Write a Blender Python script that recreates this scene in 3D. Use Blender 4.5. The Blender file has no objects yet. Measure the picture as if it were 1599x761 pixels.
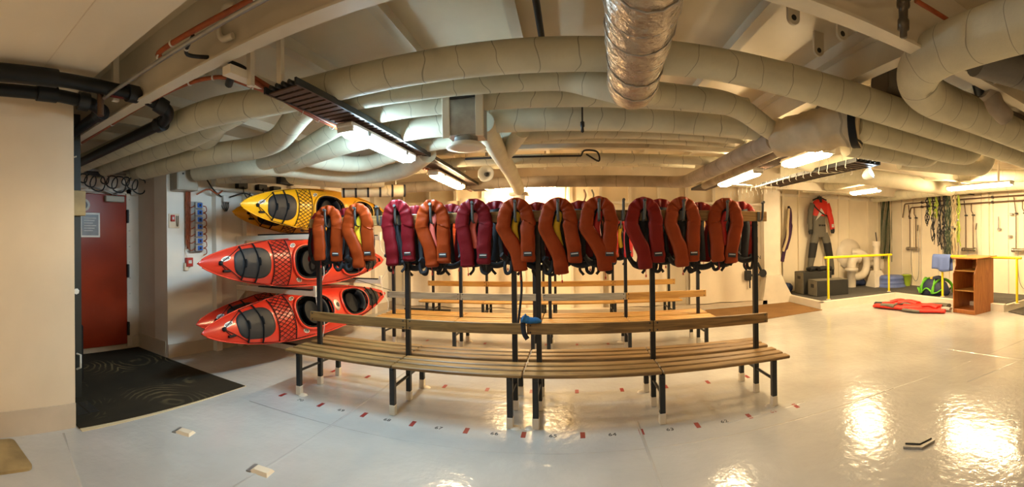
import bpy, bmesh, math, random
from mathutils import Vector, Matrix, noise

# ------------------------------------------------------------------ camera, world, exposure
SC = bpy.context.scene
COL = SC.collection
HEAD, ROLL, EYE, FPX = 0.14, 0.0118, 1.70, 654.8
cam_d = bpy.data.cameras.new('camera')
cam_d.type = 'PANO'
cam_d.panorama_type = 'CENTRAL_CYLINDRICAL'
cam_d.central_cylindrical_radius = 1.0
cam_d.central_cylindrical_range_u_min = -799.5 / FPX
cam_d.central_cylindrical_range_u_max = 799.5 / FPX
cam_d.central_cylindrical_range_v_min = -(761 - 379.2) / FPX
cam_d.central_cylindrical_range_v_max = 379.2 / FPX
cam_d.clip_start = 0.05
cam = bpy.data.objects.new('camera', cam_d)
COL.objects.link(cam)
fwd = Vector((-math.sin(HEAD), math.cos(HEAD), 0))
rgt = Vector((math.cos(HEAD), math.sin(HEAD), 0)) * math.cos(ROLL) - Vector((0, 0, 1)) * math.sin(ROLL)
upv = rgt.cross(fwd)
cam.matrix_world = Matrix.Translation((0, 0, EYE)) @ Matrix((rgt, upv, -fwd)).transposed().to_4x4()
SC.camera = cam

wd = bpy.data.worlds.new('world')
SC.world = wd
wd.use_nodes = True
wd.node_tree.nodes['Background'].inputs[0].default_value = (1.0, 0.86, 0.68, 1)
wd.node_tree.nodes['Background'].inputs[1].default_value = 0.0
SC.view_settings.view_transform = 'Standard'
SC.view_settings.look = 'None'
SC.view_settings.gamma = 1.0
SC.view_settings.use_curve_mapping = False
SC.view_settings.exposure = 1.62
try:
    SC.cycles.use_denoising = True
    SC.cycles.max_bounces = 6
    SC.cycles.diffuse_bounces = 4
    SC.cycles.glossy_bounces = 3
    SC.cycles.sample_clamp_indirect = 6.0
    SC.cycles.use_light_tree = True
except Exception:
    pass
# strength and colour of the fluorescent tubes
WARM = (1.0, 0.73, 0.40)
COOL = (0.56, 0.83, 1.0)
E_WARM, E_COOL, E_FAR, E_NEAR = 37.0, 44.0, 68.0, 23.0
NEAR = (1.0, 0.74, 0.46)

R = math.radians
rnd = random.Random(4)

# ------------------------------------------------------------------ materials
MATS = {}


def M(name, col, rough=0.5, metal=0.0, var=0.0, vscale=4.0, bump=0.0, bscale=40.0, emit=None, estr=0.0, col2=None, spec=None, bdist=0.01, coat=0.0):
    m = bpy.data.materials.new(name)
    m.use_nodes = True
    nt = m.node_tree
    b = nt.nodes['Principled BSDF']
    b.inputs['Roughness'].default_value = rough
    b.inputs['Metallic'].default_value = metal
    b.inputs['Base Color'].default_value = (*col, 1)
    if spec is not None:
        b.inputs['Specular IOR Level'].default_value = spec
    if coat:
        b.inputs['Coat Weight'].default_value = coat
        b.inputs['Coat Roughness'].default_value = 0.12
    tc = None
    if var or bump:
        tc = nt.nodes.new('ShaderNodeTexCoord')
    if var:
        n = nt.nodes.new('ShaderNodeTexNoise')
        n.inputs['Scale'].default_value = vscale
        n.inputs['Detail'].default_value = 5
        nt.links.new(tc.outputs['Object'], n.inputs['Vector'])
        r = nt.nodes.new('ShaderNodeValToRGB')
        c2 = col2 or tuple(c * (1 - var) for c in col)
        c1 = col if col2 else tuple(min(1, c * (1 + var * 0.5)) for c in col)
        r.color_ramp.elements[0].position = 0.32
        r.color_ramp.elements[1].position = 0.68
        r.color_ramp.elements[0].color = (*c2, 1)
        r.color_ramp.elements[1].color = (*c1, 1)
        nt.links.new(n.outputs['Fac'], r.inputs['Fac'])
        nt.links.new(r.outputs['Color'], b.inputs['Base Color'])
    if bump:
        n2 = nt.nodes.new('ShaderNodeTexNoise')
        n2.inputs['Scale'].default_value = bscale
        n2.inputs['Detail'].default_value = 4
        nt.links.new(tc.outputs['Object'], n2.inputs['Vector'])
        bp = nt.nodes.new('ShaderNodeBump')
        bp.inputs['Strength'].default_value = bump
        bp.inputs['Distance'].default_value = bdist
        nt.links.new(n2.outputs['Fac'], bp.inputs['Height'])
        nt.links.new(bp.outputs['Normal'], b.inputs['Normal'])
    if emit:
        b.inputs['Emission Color'].default_value = (*emit, 1)
        b.inputs['Emission Strength'].default_value = estr
    MATS[name] = m
    return m


def seam_mat(name, col, spacing=0.26, rough=0.7, dark=0.52, bump=0.25, bscale=30, var=0.14, width=0.026):
    """Insulation wrap: butt seams every `spacing` metres along the pipe (UV y runs along its length)."""
    m = M(name, col, rough, var=var, vscale=3.0)
    nt = m.node_tree
    b = nt.nodes['Principled BSDF']
    src = b.inputs['Base Color'].links[0].from_socket
    uv = nt.nodes.new('ShaderNodeUVMap')
    sp = nt.nodes.new('ShaderNodeSeparateXYZ')
    nt.links.new(uv.outputs['UV'], sp.inputs[0])
    nz = nt.nodes.new('ShaderNodeTexNoise')
    nz.inputs['Scale'].default_value = 1.7
    nt.links.new(uv.outputs['UV'], nz.inputs['Vector'])
    ma = nt.nodes.new('ShaderNodeMath'); ma.operation = 'MULTIPLY_ADD'
    nt.links.new(nz.outputs['Fac'], ma.inputs[0]); ma.inputs[1].default_value = 0.30
    nt.links.new(sp.outputs['Y'], ma.inputs[2])
    dv = nt.nodes.new('ShaderNodeMath'); dv.operation = 'DIVIDE'
    nt.links.new(ma.outputs[0], dv.inputs[0]); dv.inputs[1].default_value = spacing
    fr = nt.nodes.new('ShaderNodeMath'); fr.operation = 'FRACT'
    nt.links.new(dv.outputs[0], fr.inputs[0])
    lt = nt.nodes.new('ShaderNodeMath'); lt.operation = 'LESS_THAN'
    nt.links.new(fr.outputs[0], lt.inputs[0]); lt.inputs[1].default_value = width
    mx = nt.nodes.new('ShaderNodeMix'); mx.data_type = 'RGBA'; mx.blend_type = 'MULTIPLY'
    nt.links.new(src, mx.inputs['A'])
    mx.inputs['B'].default_value = (dark, dark, dark, 1)
    nt.links.new(lt.outputs[0], mx.inputs['Factor'])
    nt.links.new(mx.outputs['Result'], b.inputs['Base Color'])
    tc = nt.nodes.new('ShaderNodeTexCoord')
    n2 = nt.nodes.new('ShaderNodeTexNoise'); n2.inputs['Scale'].default_value = bscale
    nt.links.new(tc.outputs['Object'], n2.inputs['Vector'])
    sub = nt.nodes.new('ShaderNodeMath'); sub.operation = 'SUBTRACT'
    nt.links.new(n2.outputs['Fac'], sub.inputs[0]); nt.links.new(lt.outputs[0], sub.inputs[1])
    bp = nt.nodes.new('ShaderNodeBump'); bp.inputs['Strength'].default_value = bump; bp.inputs['Distance'].default_value = 0.008
    nt.links.new(sub.outputs[0], bp.inputs['Height'])
    nt.links.new(bp.outputs['Normal'], b.inputs['Normal'])
    return m


def wood_mat(name, c1, c2, rough=0.42, axis=(1.2, 14, 14)):
    m = bpy.data.materials.new(name); m.use_nodes = True
    nt = m.node_tree; b = nt.nodes['Principled BSDF']; b.inputs['Roughness'].default_value = rough
    tc = nt.nodes.new('ShaderNodeTexCoord')
    oi = nt.nodes.new('ShaderNodeObjectInfo')
    mp = nt.nodes.new('ShaderNodeMapping'); mp.inputs['Scale'].default_value = axis
    nt.links.new(tc.outputs['Object'], mp.inputs['Vector'])
    ad = nt.nodes.new('ShaderNodeVectorMath'); ad.operation = 'ADD'
    sc = nt.nodes.new('ShaderNodeVectorMath'); sc.operation = 'SCALE'; sc.inputs[0].default_value = (37, 21, 13)
    nt.links.new(oi.outputs['Random'], sc.inputs['Scale'])
    nt.links.new(mp.outputs[0], ad.inputs[0]); nt.links.new(sc.outputs[0], ad.inputs[1])
    n = nt.nodes.new('ShaderNodeTexNoise'); n.inputs['Scale'].default_value = 1.6; n.inputs['Detail'].default_value = 6; n.inputs['Distortion'].default_value = 1.2
    nt.links.new(ad.outputs[0], n.inputs['Vector'])
    r = nt.nodes.new('ShaderNodeValToRGB')
    r.color_ramp.elements[0].position = 0.35; r.color_ramp.elements[1].position = 0.62
    r.color_ramp.elements[0].color = (*c2, 1); r.color_ramp.elements[1].color = (*c1, 1)
    nt.links.new(n.outputs['Fac'], r.inputs['Fac'])
    nt.links.new(r.outputs['Color'], b.inputs['Base Color'])
    bp = nt.nodes.new('ShaderNodeBump'); bp.inputs['Strength'].default_value = 0.2; bp.inputs['Distance'].default_value = 0.003
    nt.links.new(n.outputs['Fac'], bp.inputs['Height']); nt.links.new(bp.outputs['Normal'], b.inputs['Normal'])
    MATS[name] = m
    return m


def floor_mat():
    m = M('floor_paint', (0.50, 0.485, 0.45), 0.2, var=0.12, vscale=1.3)
    nt = m.node_tree; b = nt.nodes['Principled BSDF']
    b.inputs['Specular IOR Level'].default_value = 0.6
    tc = nt.nodes.new('ShaderNodeTexCoord')
    n1 = nt.nodes.new('ShaderNodeTexNoise'); n1.inputs['Scale'].default_value = 12; n1.inputs['Detail'].default_value = 3
    n2 = nt.nodes.new('ShaderNodeTexNoise'); n2.inputs['Scale'].default_value = 2.2; n2.inputs['Detail'].default_value = 4
    for n in (n1, n2):
        nt.links.new(tc.outputs['Object'], n.inputs['Vector'])
    bp = nt.nodes.new('ShaderNodeBump'); bp.inputs['Strength'].default_value = 0.55; bp.inputs['Distance'].default_value = 0.008
    nt.links.new(n1.outputs['Fac'], bp.inputs['Height'])
    bp2 = nt.nodes.new('ShaderNodeBump'); bp2.inputs['Strength'].default_value = 0.2; bp2.inputs['Distance'].default_value = 0.02
    nt.links.new(n2.outputs['Fac'], bp2.inputs['Height']); nt.links.new(bp.outputs['Normal'], bp2.inputs['Normal'])
    nt.links.new(bp2.outputs['Normal'], b.inputs['Normal'])
    mr = nt.nodes.new('ShaderNodeMapRange'); mr.inputs['To Min'].default_value = 0.06; mr.inputs['To Max'].default_value = 0.24
    nt.links.new(n2.outputs['Fac'], mr.inputs['Value']); nt.links.new(mr.outputs[0], b.inputs['Roughness'])
    return m


def carpet_mat(name, c1, c2, c3, scale=1.2):
    m = bpy.data.materials.new(name); m.use_nodes = True
    nt = m.node_tree; b = nt.nodes['Principled BSDF']; b.inputs['Roughness'].default_value = 0.95
    b.inputs['Specular IOR Level'].default_value = 0.1
    tc = nt.nodes.new('ShaderNodeTexCoord')
    v = nt.nodes.new('ShaderNodeTexVoronoi'); v.inputs['Scale'].default_value = scale
    nt.links.new(tc.outputs['Object'], v.inputs['Vector'])
    mu = nt.nodes.new('ShaderNodeMath'); mu.operation = 'MULTIPLY'; mu.inputs[1].default_value = 120
    nt.links.new(v.outputs['Distance'], mu.inputs[0])
    n = nt.nodes.new('ShaderNodeTexNoise'); n.inputs['Scale'].default_value = 2.5; n.inputs['Detail'].default_value = 3
    nt.links.new(tc.outputs['Object'], n.inputs['Vector'])
    ad = nt.nodes.new('ShaderNodeMath'); ad.operation = 'MULTIPLY_ADD'; ad.inputs[1].default_value = 16
    nt.links.new(n.outputs['Fac'], ad.inputs[0]); nt.links.new(mu.outputs[0], ad.inputs[2])
    si = nt.nodes.new('ShaderNodeMath'); si.operation = 'SINE'; nt.links.new(ad.outputs[0], si.inputs[0])
    gt = nt.nodes.new('ShaderNodeMapRange'); gt.inputs['From Min'].default_value = 0.30; gt.inputs['From Max'].default_value = 0.95
    nt.links.new(si.outputs[0], gt.inputs['Value'])
    n3 = nt.nodes.new('ShaderNodeTexNoise'); n3.inputs['Scale'].default_value = 1.6
    nt.links.new(tc.outputs['Object'], n3.inputs['Vector'])
    r3 = nt.nodes.new('ShaderNodeMapRange'); r3.inputs['From Min'].default_value = 0.50; r3.inputs['From Max'].default_value = 0.75
    nt.links.new(n3.outputs['Fac'], r3.inputs['Value'])
    mm = nt.nodes.new('ShaderNodeMath'); mm.operation = 'MULTIPLY'
    nt.links.new(gt.outputs[0], mm.inputs[0]); nt.links.new(r3.outputs[0], mm.inputs[1])
    base = nt.nodes.new('ShaderNodeMix'); base.data_type = 'RGBA'
    base.inputs['A'].default_value = (*c1, 1); base.inputs['B'].default_value = (*c2, 1)
    nt.links.new(n.outputs['Fac'], base.inputs['Factor'])
    fin = nt.nodes.new('ShaderNodeMix'); fin.data_type = 'RGBA'
    nt.links.new(base.outputs['Result'], fin.inputs['A']); fin.inputs['B'].default_value = (*c3, 1)
    nt.links.new(mm.outputs[0], fin.inputs['Factor'])
    nt.links.new(fin.outputs['Result'], b.inputs['Base Color'])
    n4 = nt.nodes.new('ShaderNodeTexNoise'); n4.inputs['Scale'].default_value = 300
    nt.links.new(tc.outputs['Object'], n4.inputs['Vector'])
    bp = nt.nodes.new('ShaderNodeBump'); bp.inputs['Strength'].default_value = 0.5; bp.inputs['Distance'].default_value = 0.004
    nt.links.new(n4.outputs['Fac'], bp.inputs['Height']); nt.links.new(bp.outputs['Normal'], b.inputs['Normal'])
    MATS[name] = m
    return m


floor_mat()
M('soffit_paint', (0.86, 0.75, 0.58), 0.4, var=0.05, vscale=1.5, bump=0.1, bscale=14)
M('wall_far', (0.88, 0.78, 0.60), 0.42, var=0.05, vscale=2, bump=0.08, bscale=14)
M('wall_cream', (0.77, 0.645, 0.475), 0.38, var=0.06, vscale=1.5, bump=0.12, bscale=14)
M('wall_band', (0.58, 0.485, 0.37), 0.4, var=0.08, vscale=3, bump=0.1, bscale=14)
M('wall_alcove', (0.66, 0.56, 0.46), 0.45, var=0.06, vscale=2, bump=0.08, bscale=14)
M('wall_white', (0.82, 0.78, 0.70), 0.42, var=0.05, vscale=2, bump=0.08, bscale=14)
M('deckhead', (0.72, 0.62, 0.45), 0.4, var=0.10, vscale=1.6, bump=0.1, bscale=20)
M('beam_paint', (0.68, 0.61, 0.48), 0.4, var=0.08, vscale=3, bump=0.1, bscale=22)
M('white_steel', (0.78, 0.71, 0.59), 0.4, var=0.06, vscale=4)
seam_mat('wrap', (0.60, 0.565, 0.42))
seam_mat('wrap_dense', (0.60, 0.565, 0.42), spacing=0.09, dark=0.8)
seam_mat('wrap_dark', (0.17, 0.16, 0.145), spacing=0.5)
seam_mat('canvas', (0.36, 0.30, 0.23), spacing=0.55, bump=0.9, bscale=9, var=0.35, dark=0.6)
seam_mat('canvas_pale', (0.62, 0.50, 0.32), spacing=0.9, bump=1.0, bscale=7, var=0.3, dark=0.7)
M('foil', (0.52, 0.43, 0.33), 0.25, metal=0.5, var=0.2, vscale=5, bump=0.9, bscale=13, bdist=0.03)
M('pipe_black', (0.010, 0.011, 0.011), 0.42, var=0.3, vscale=6, spec=0.25)
M('pipe_red', (0.11, 0.012, 0.01), 0.4)
M('steel_dark', (0.010, 0.012, 0.014), 0.40, var=0.2, vscale=9)
M('frame_green', (0.011, 0.014, 0.011), 0.55, var=0.3, vscale=5)
M('galv', (0.36, 0.35, 0.33), 0.38, metal=0.7, var=0.2, vscale=10)
M('hook_steel', (0.10, 0.10, 0.095), 0.4, metal=0.5)
M('chrome', (0.55, 0.52, 0.47), 0.2, metal=0.95)
M('white_plastic', (0.75, 0.72, 0.66), 0.4)
M('grey_box', (0.40, 0.37, 0.30), 0.45, var=0.1)
M('socket_grey', (0.48, 0.47, 0.45), 0.45)
M('socket_blue', (0.02, 0.12, 0.5), 0.35)
M('cable_orange', (0.34, 0.07, 0.014), 0.5, var=0.25, vscale=20)
M('cable_black', (0.012, 0.012, 0.012), 0.5)
M('rope_white', (0.7, 0.68, 0.62), 0.8)
M('rubber', (0.009, 0.009, 0.010), 0.6, spec=0.2)
M('red_door', (0.27, 0.026, 0.006), 0.28, var=0.15, vscale=2, bump=0.12, bscale=25, spec=0.3)
M('red_small', (0.45, 0.03, 0.02), 0.4)
M('mark_red', (0.26, 0.014, 0.011), 0.45)
M('ink', (0.02, 0.02, 0.02), 0.6)
M('paper', (0.62, 0.60, 0.56), 0.6, var=0.2, vscale=16)
M('notice_grey', (0.16, 0.16, 0.175), 0.35, var=0.2, vscale=12)
M('sign_blue', (0.10, 0.12, 0.16), 0.5)
wood_mat('wood_front', (0.32, 0.185, 0.06), (0.15, 0.08, 0.024))
wood_mat('wood_pine', (0.50, 0.27, 0.065), (0.36, 0.17, 0.038))
wood_mat('wood_grey', (0.34, 0.29, 0.20), (0.22, 0.18, 0.12))
wood_mat('wood_lectern', (0.47, 0.17, 0.035), (0.35, 0.11, 0.022), rough=0.35, axis=(10, 10, 1.4))
M('ply', (0.42, 0.30, 0.13), 0.6, var=0.45, vscale=3, bump=0.1, bscale=30)
carpet_mat('carpet_dark', (0.020, 0.018, 0.013), (0.048, 0.037, 0.023), (0.17, 0.13, 0.065), scale=0.85)
carpet_mat('carpet_brown', (0.20, 0.105, 0.04), (0.30, 0.17, 0.07), (0.13, 0.07, 0.03), scale=1.0)
M('rubber_mat', (0.07, 0.062, 0.05), 0.8, var=0.4, vscale=14, bump=0.8, bscale=60)
M('mat_grey', (0.10, 0.095, 0.085), 0.85, var=0.4, vscale=40, bump=0.7, bscale=120)
M('yellow_paint', (0.85, 0.68, 0.01), 0.4)
M('kayak_red', (0.53, 0.026, 0.010), 0.28, var=0.05, vscale=2, coat=0.3)
M('kayak_yellow', (0.78, 0.39, 0.006), 0.3, var=0.06, vscale=2, coat=0.2)
M('hatch', (0.024, 0.024, 0.025), 0.5, var=0.2, vscale=8, spec=0.25)
M('cockpit_dark', (0.006, 0.006, 0.007), 0.7, spec=0.1)
M('coaming_red', (0.62, 0.035, 0.015), 0.35)
M('coaming_yellow', (0.72, 0.36, 0.01), 0.35)
M('vest_terra', (0.265, 0.034, 0.004), 0.46, var=0.14, vscale=7, bump=0.35, bscale=16, spec=0.16)
M('vest_crimson', (0.15, 0.006, 0.010), 0.46, var=0.14, vscale=7, bump=0.35, bscale=16, spec=0.16)
M('vest_red', (0.20, 0.012, 0.007), 0.46, var=0.14, vscale=7, bump=0.35, bscale=16, spec=0.16)
M('vest_orange', (0.29, 0.045, 0.009), 0.46, var=0.14, vscale=7, bump=0.35, bscale=16, spec=0.16)
M('vest_bright', (0.55, 0.015, 0.012), 0.45, var=0.1, vscale=7, bump=0.3, bscale=16)
M('webbing', (0.012, 0.012, 0.015), 0.75, bump=0.3, bscale=90)
M('lining', (0.006, 0.007, 0.010), 0.8)
M('bladder_yellow', (0.75, 0.50, 0.02), 0.45)
M('bladder_pink', (0.72, 0.14, 0.10), 0.5)
M('blue_cloth', (0.02, 0.16, 0.42), 0.7, bump=0.4, bscale=25)
M('towel', (0.11, 0.17, 0.42), 0.9, bump=0.6, bscale=60)
M('tub_blue', (0.13, 0.19, 0.48), 0.5, var=0.15, vscale=6)
M('bucket_green', (0.36, 0.52, 0.04), 0.4)
M('suit_red', (0.62, 0.025, 0.012), 0.55, bump=0.4, bscale=14)
M('suit_grey', (0.13, 0.12, 0.095), 0.7, bump=0.4, bscale=14)
M('suit_black', (0.014, 0.014, 0.014), 0.7)
M('step_black', (0.025, 0.025, 0.022), 0.6, var=0.2)
M('step_side', (0.19, 0.17, 0.125), 0.7, var=0.2)
M('navy', (0.012, 0.02, 0.06), 0.6, bump=0.3, bscale=20)
M('bag_green', (0.12, 0.45, 0.02), 0.6)
M('net_green', (0.05, 0.075, 0.045), 0.9)
M('strap_lime', (0.35, 0.45, 0.05), 0.6)
M('strap_cream', (0.62, 0.50, 0.30), 0.8)
M('purple_cloth', (0.05, 0.015, 0.06), 0.8)
M('tarp', (0.80, 0.70, 0.55), 0.55, var=0.06, vscale=2, bump=0.5, bscale=3, bdist=0.05)
M('copper', (0.13, 0.075, 0.045), 0.4, metal=0.5)
M('brass_dark', (0.10, 0.08, 0.055), 0.35, metal=0.6)
M('rung_brown', (0.085, 0.05, 0.036), 0.6)
M('tarp_blue', (0.03, 0.05, 0.14), 0.6)
M('tube_warm', (0.8, 0.75, 0.65), 0.4, emit=WARM, estr=E_WARM)
M('tube_far', (0.8, 0.75, 0.65), 0.4, emit=WARM, estr=E_FAR)
M('tube_fill', (0.8, 0.75, 0.65), 0.4, emit=NEAR, estr=7.0)
M('tube_near', (0.8, 0.75, 0.65), 0.4, emit=NEAR, estr=E_NEAR)
M('tube_cool', (0.8, 0.8, 0.8), 0.4, emit=COOL, estr=E_COOL)


# ------------------------------------------------------------------ mesh helpers
class MB:
    def __init__(self):
        self.v, self.f, self.uv, self.s = [], [], [], []

    def add(self, vs, fs, smooth=False, uvs=None):
        o = len(self.v)
        self.v += [tuple(p) for p in vs]
        self.uv += uvs if uvs else [(p[0], p[1]) for p in vs]
        self.f += [tuple(i + o for i in f) for f in fs]
        self.s += [smooth] * len(fs)
        return self

    def box(self, x0, x1, y0, y1, z0, z1, mat=None):
        vs = [(x, y, z) for z in (z0, z1) for y in (y0, y1) for x in (x0, x1)]
        if mat:
            vs = [mat @ Vector(p) for p in vs]
        return self.add(vs, [(0, 2, 3, 1), (4, 5, 7, 6), (0, 1, 5, 4), (1, 3, 7, 5), (3, 2, 6, 7), (2, 0, 4, 6)])

    def bbox(self, x0, x1, y0, y1, z0, z1, b=0.006, mat=None):
        """box with chamfered edges"""
        vs, idx = [], {}
        X, Y, Z = (x0, x1), (y0, y1), (z0, z1)
        for i in (0, 1):
            for j in (0, 1):
                for k in (0, 1):
                    sx, sy, sz = (b, -b)[i], (b, -b)[j], (b, -b)[k]
                    for a, p in enumerate(((X[i], Y[j] + sy, Z[k] + sz), (X[i] + sx, Y[j], Z[k] + sz), (X[i] + sx, Y[j] + sy, Z[k]))):
                        idx[(i, j, k, a)] = len(vs); vs.append(p)
        fs = []
        for i in (0, 1):
            fs.append([idx[(i, j, k, 0)] for j, k in ((0, 0), (0, 1), (1, 1), (1, 0))])
            fs.append([idx[(j, i, k, 1)] for j, k in ((0, 0), (1, 0), (1, 1), (0, 1))])
            fs.append([idx[(j, k, i, 2)] for j, k in ((0, 0), (0, 1), (1, 1), (1, 0))])
        for j in (0, 1):
            for k in (0, 1):
                fs.append([idx[(0, j, k, 1)], idx[(1, j, k, 1)], idx[(1, j, k, 2)], idx[(0, j, k, 2)]])
                fs.append([idx[(j, 0, k, 0)], idx[(j, 1, k, 0)], idx[(j, 1, k, 2)], idx[(j, 0, k, 2)]])
                fs.append([idx[(j, k, 0, 0)], idx[(j, k, 1, 0)], idx[(j, k, 1, 1)], idx[(j, k, 0, 1)]])
        for i in (0, 1):
            for j in (0, 1):
                for k in (0, 1):
                    fs.append([idx[(i, j, k, a)] for a in range(3)])
        if mat:
            vs = [mat @ Vector(p) for p in vs]
        self.add(vs, fs)
        self.fix = True
        return self

    def tube(self, pts, r, n=12, cap=True, flat=None, up=None, sq=1.0):
        """sweep a circle (or an ellipse r x flat) along pts; UV y is the length along the path"""
        P = [Vector(p) for p in pts]
        rr = list(r) if isinstance(r, (list, tuple)) else [r] * len(P)
        T = []
        for i in range(len(P)):
            a = P[max(0, i - 1)]; b = P[min(len(P) - 1, i + 1)]
            t = b - a
            T.append(t.normalized() if t.length > 1e-9 else Vector((0, 0, 1)))
        u = Vector(up) if up else (Vector((0, 0, 1)) if abs(T[0].z) < 0.9 else Vector((1, 0, 0)))
        vs, uvs, fs = [], [], []
        L = 0.0
        nrm = None
        for i, p in enumerate(P):
            if i:
                L += (P[i] - P[i - 1]).length
            t = T[i]
            if nrm is None or up:
                nrm = (u - t * u.dot(t)).normalized()
            else:
                nrm = (nrm - t * nrm.dot(t)).normalized()
            bi = t.cross(nrm)
            for k in range(n):
                a = 2 * math.pi * k / n
                rb = flat if flat is not None else rr[i]
                if flat is not None and rr[0]:
                    rb = flat * rr[i] / max(rr)
                ca, sa = math.cos(a), math.sin(a)
                if sq != 1.0:
                    ca = math.copysign(abs(ca) ** sq, ca); sa = math.copysign(abs(sa) ** sq, sa)
                vs.append(p + nrm * (ca * rb) + bi * (sa * rr[i]))
                uvs.append((k / n, L))
        for i in range(len(P) - 1):
            for k in range(n):
                k2 = (k + 1) % n
                fs.append((i * n + k, (i + 1) * n + k, (i + 1) * n + k2, i * n + k2))
        self.add(vs, fs, True, uvs)
        if cap:
            self.add([vs[k] for k in range(n)], [tuple(range(n))], False)
            o = (len(P) - 1) * n
            self.add([vs[o + k] for k in range(n)], [tuple(reversed(range(n)))], False)
        return self

    def lathe(self, prof, n=24, cx=0, cy=0, mat=None, smooth=True):
        vs, fs = [], []
        for (r, z) in prof:
            for k in range(n):
                a = 2 * math.pi * k / n
                p = Vector((cx + r * math.cos(a), cy + r * math.sin(a), z))
                vs.append(mat @ p if mat else p)
        for i in range(len(prof) - 1):
            for k in range(n):
                k2 = (k + 1) % n
                fs.append((i * n + k, i * n + k2, (i + 1) * n + k2, (i + 1) * n + k))
        self.add(vs, fs, smooth)
        if prof[0][0] > 1e-6:
            self.add([vs[k] for k in range(n)], [tuple(reversed(range(n)))])
        if prof[-1][0] > 1e-6:
            o = (len(prof) - 1) * n
            self.add([vs[o + k] for k in range(n)], [tuple(range(n))])
        return self

    def prism(self, poly, z0, z1, mat=None):
        n = len(poly)
        vs = [(x, y, z0) for x, y in poly] + [(x, y, z1) for x, y in poly]
        if mat:
            vs = [mat @ Vector(p) for p in vs]
        fs = [tuple(reversed(range(n))), tuple(range(n, 2 * n))] + [(i, (i + 1) % n, n + (i + 1) % n, n + i) for i in range(n)]
        return self.add(vs, fs)

    def mesh(self, name, mat):
        me = bpy.data.meshes.new(name)
        me.from_pydata(self.v, [], self.f)
        me.polygons.foreach_set('use_smooth', self.s)
        ul = me.uv_layers.new(name='UVMap')
        li = [0] * len(me.loops)
        me.loops.foreach_get('vertex_index', li)
        flat = []
        for i in li:
            flat += self.uv[i]
        ul.data.foreach_set('uv', flat)
        if getattr(self, 'fix', False):
            bm = bmesh.new(); bm.from_mesh(me); bmesh.ops.recalc_face_normals(bm, faces=bm.faces); bm.to_mesh(me); bm.free()
        if mat:
            me.materials.append(MATS[mat] if isinstance(mat, str) else mat)
        me.update()
        return me

    def build(self, name, mat, parent=None, loc=None, rot=None):
        o = bpy.data.objects.new(name, self.mesh(name, mat))
        COL.objects.link(o)
        if parent:
            o.parent = parent
        if loc:
            o.location = loc
        if rot:
            o.rotation_euler = rot
        return o


def tag(o, label, cat, group=None, kind=None):
    o['label'] = label
    o['category'] = cat
    if group:
        o['group'] = group
    if kind:
        o['kind'] = kind
    return o


def struct(o):
    o['kind'] = 'structure'
    return o


def thing(name, label, cat, loc=(0, 0, 0), rz=0.0, group=None):
    o = bpy.data.objects.new(name, None)
    COL.objects.link(o)
    o.location = loc
    o.rotation_euler = (0, 0, rz)
    o.empty_display_size = 0.1
    return tag(o, label, cat, group)


def inst(src, name, parent=None, loc=None, rot=None):
    """another object on the same mesh data"""
    o = bpy.data.objects.new(name, src.data if hasattr(src, 'data') else src)
    COL.objects.link(o)
    if parent:
        o.parent = parent
    if loc is not None:
        o.location = loc
    if rot is not None:
        o.rotation_euler = rot
    return o


def copy_tree(o, parent=None):
    c = o.copy(); COL.objects.link(c)
    if parent:
        c.parent = parent
    for ch in list(o.children):
        copy_tree(ch, c)
    return c


def fillet(pts, rad=0.25, n=7):
    """round the corners of a polyline; points may carry a radius as 4th value, interpolated along"""
    P = [Vector(p[:3]) for p in pts]
    out = [P[0]]
    for i in range(1, len(P) - 1):
        a, b, c = P[i - 1], P[i], P[i + 1]
        d1 = min(rad, (a - b).length * 0.49); d2 = min(rad, (c - b).length * 0.49)
        p1 = b + (a - b).normalized() * d1; p2 = b + (c - b).normalized() * d2
        for k in range(n + 1):
            t = k / n
            out.append(p1 * (1 - t) ** 2 + b * 2 * t * (1 - t) + p2 * t * t)
    out.append(P[-1])
    return out


def dense(pts, step=0.25):
    out = [pts[0]]
    for a, b in zip(pts, pts[1:]):
        n = max(1, int((b - a).length / step))
        for k in range(1, n + 1):
            out.append(a.lerp(b, k / n))
    return out


def lin(r0, r1, n):
    return [r0 + (r1 - r0) * i / (n - 1) for i in range(n)]


def catmull(pts, n=8):
    P = [Vector(p) for p in pts]
    P = [P[0] * 2 - P[1]] + P + [P[-1] * 2 - P[-2]]
    out = []
    for i in range(1, len(P) - 2):
        for k in range(n):
            t = k / n
            a, b, c, d = P[i - 1], P[i], P[i + 1], P[i + 2]
            out.append(0.5 * ((2 * b) + (c - a) * t + (2 * a - 5 * b + 4 * c - d) * t * t + (3 * b - a - 3 * c + d) * t ** 3))
    out.append(P[-2])
    return out



def text_mesh(body, size, ext, mat, name):
    cu = bpy.data.curves.new(name, 'FONT')
    cu.body = body; cu.size = size; cu.align_x = 'CENTER'; cu.extrude = ext; cu.resolution_u = 3
    tmp = bpy.data.objects.new('tmp_text', cu)
    me = bpy.data.meshes.new_from_object(tmp)
    bpy.data.objects.remove(tmp); bpy.data.curves.remove(cu)
    me.name = name
    me.materials.clear(); me.materials.append(MATS[mat])
    return me


# ------------------------------------------------------------------ the room
fl = struct(MB().box(-7.2, 11.0, -5.2, 11.6, -0.1, 0.0).build('floor', 'floor_paint'))
fl['label'] = 'glossy cream painted steel deck floor'


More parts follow.
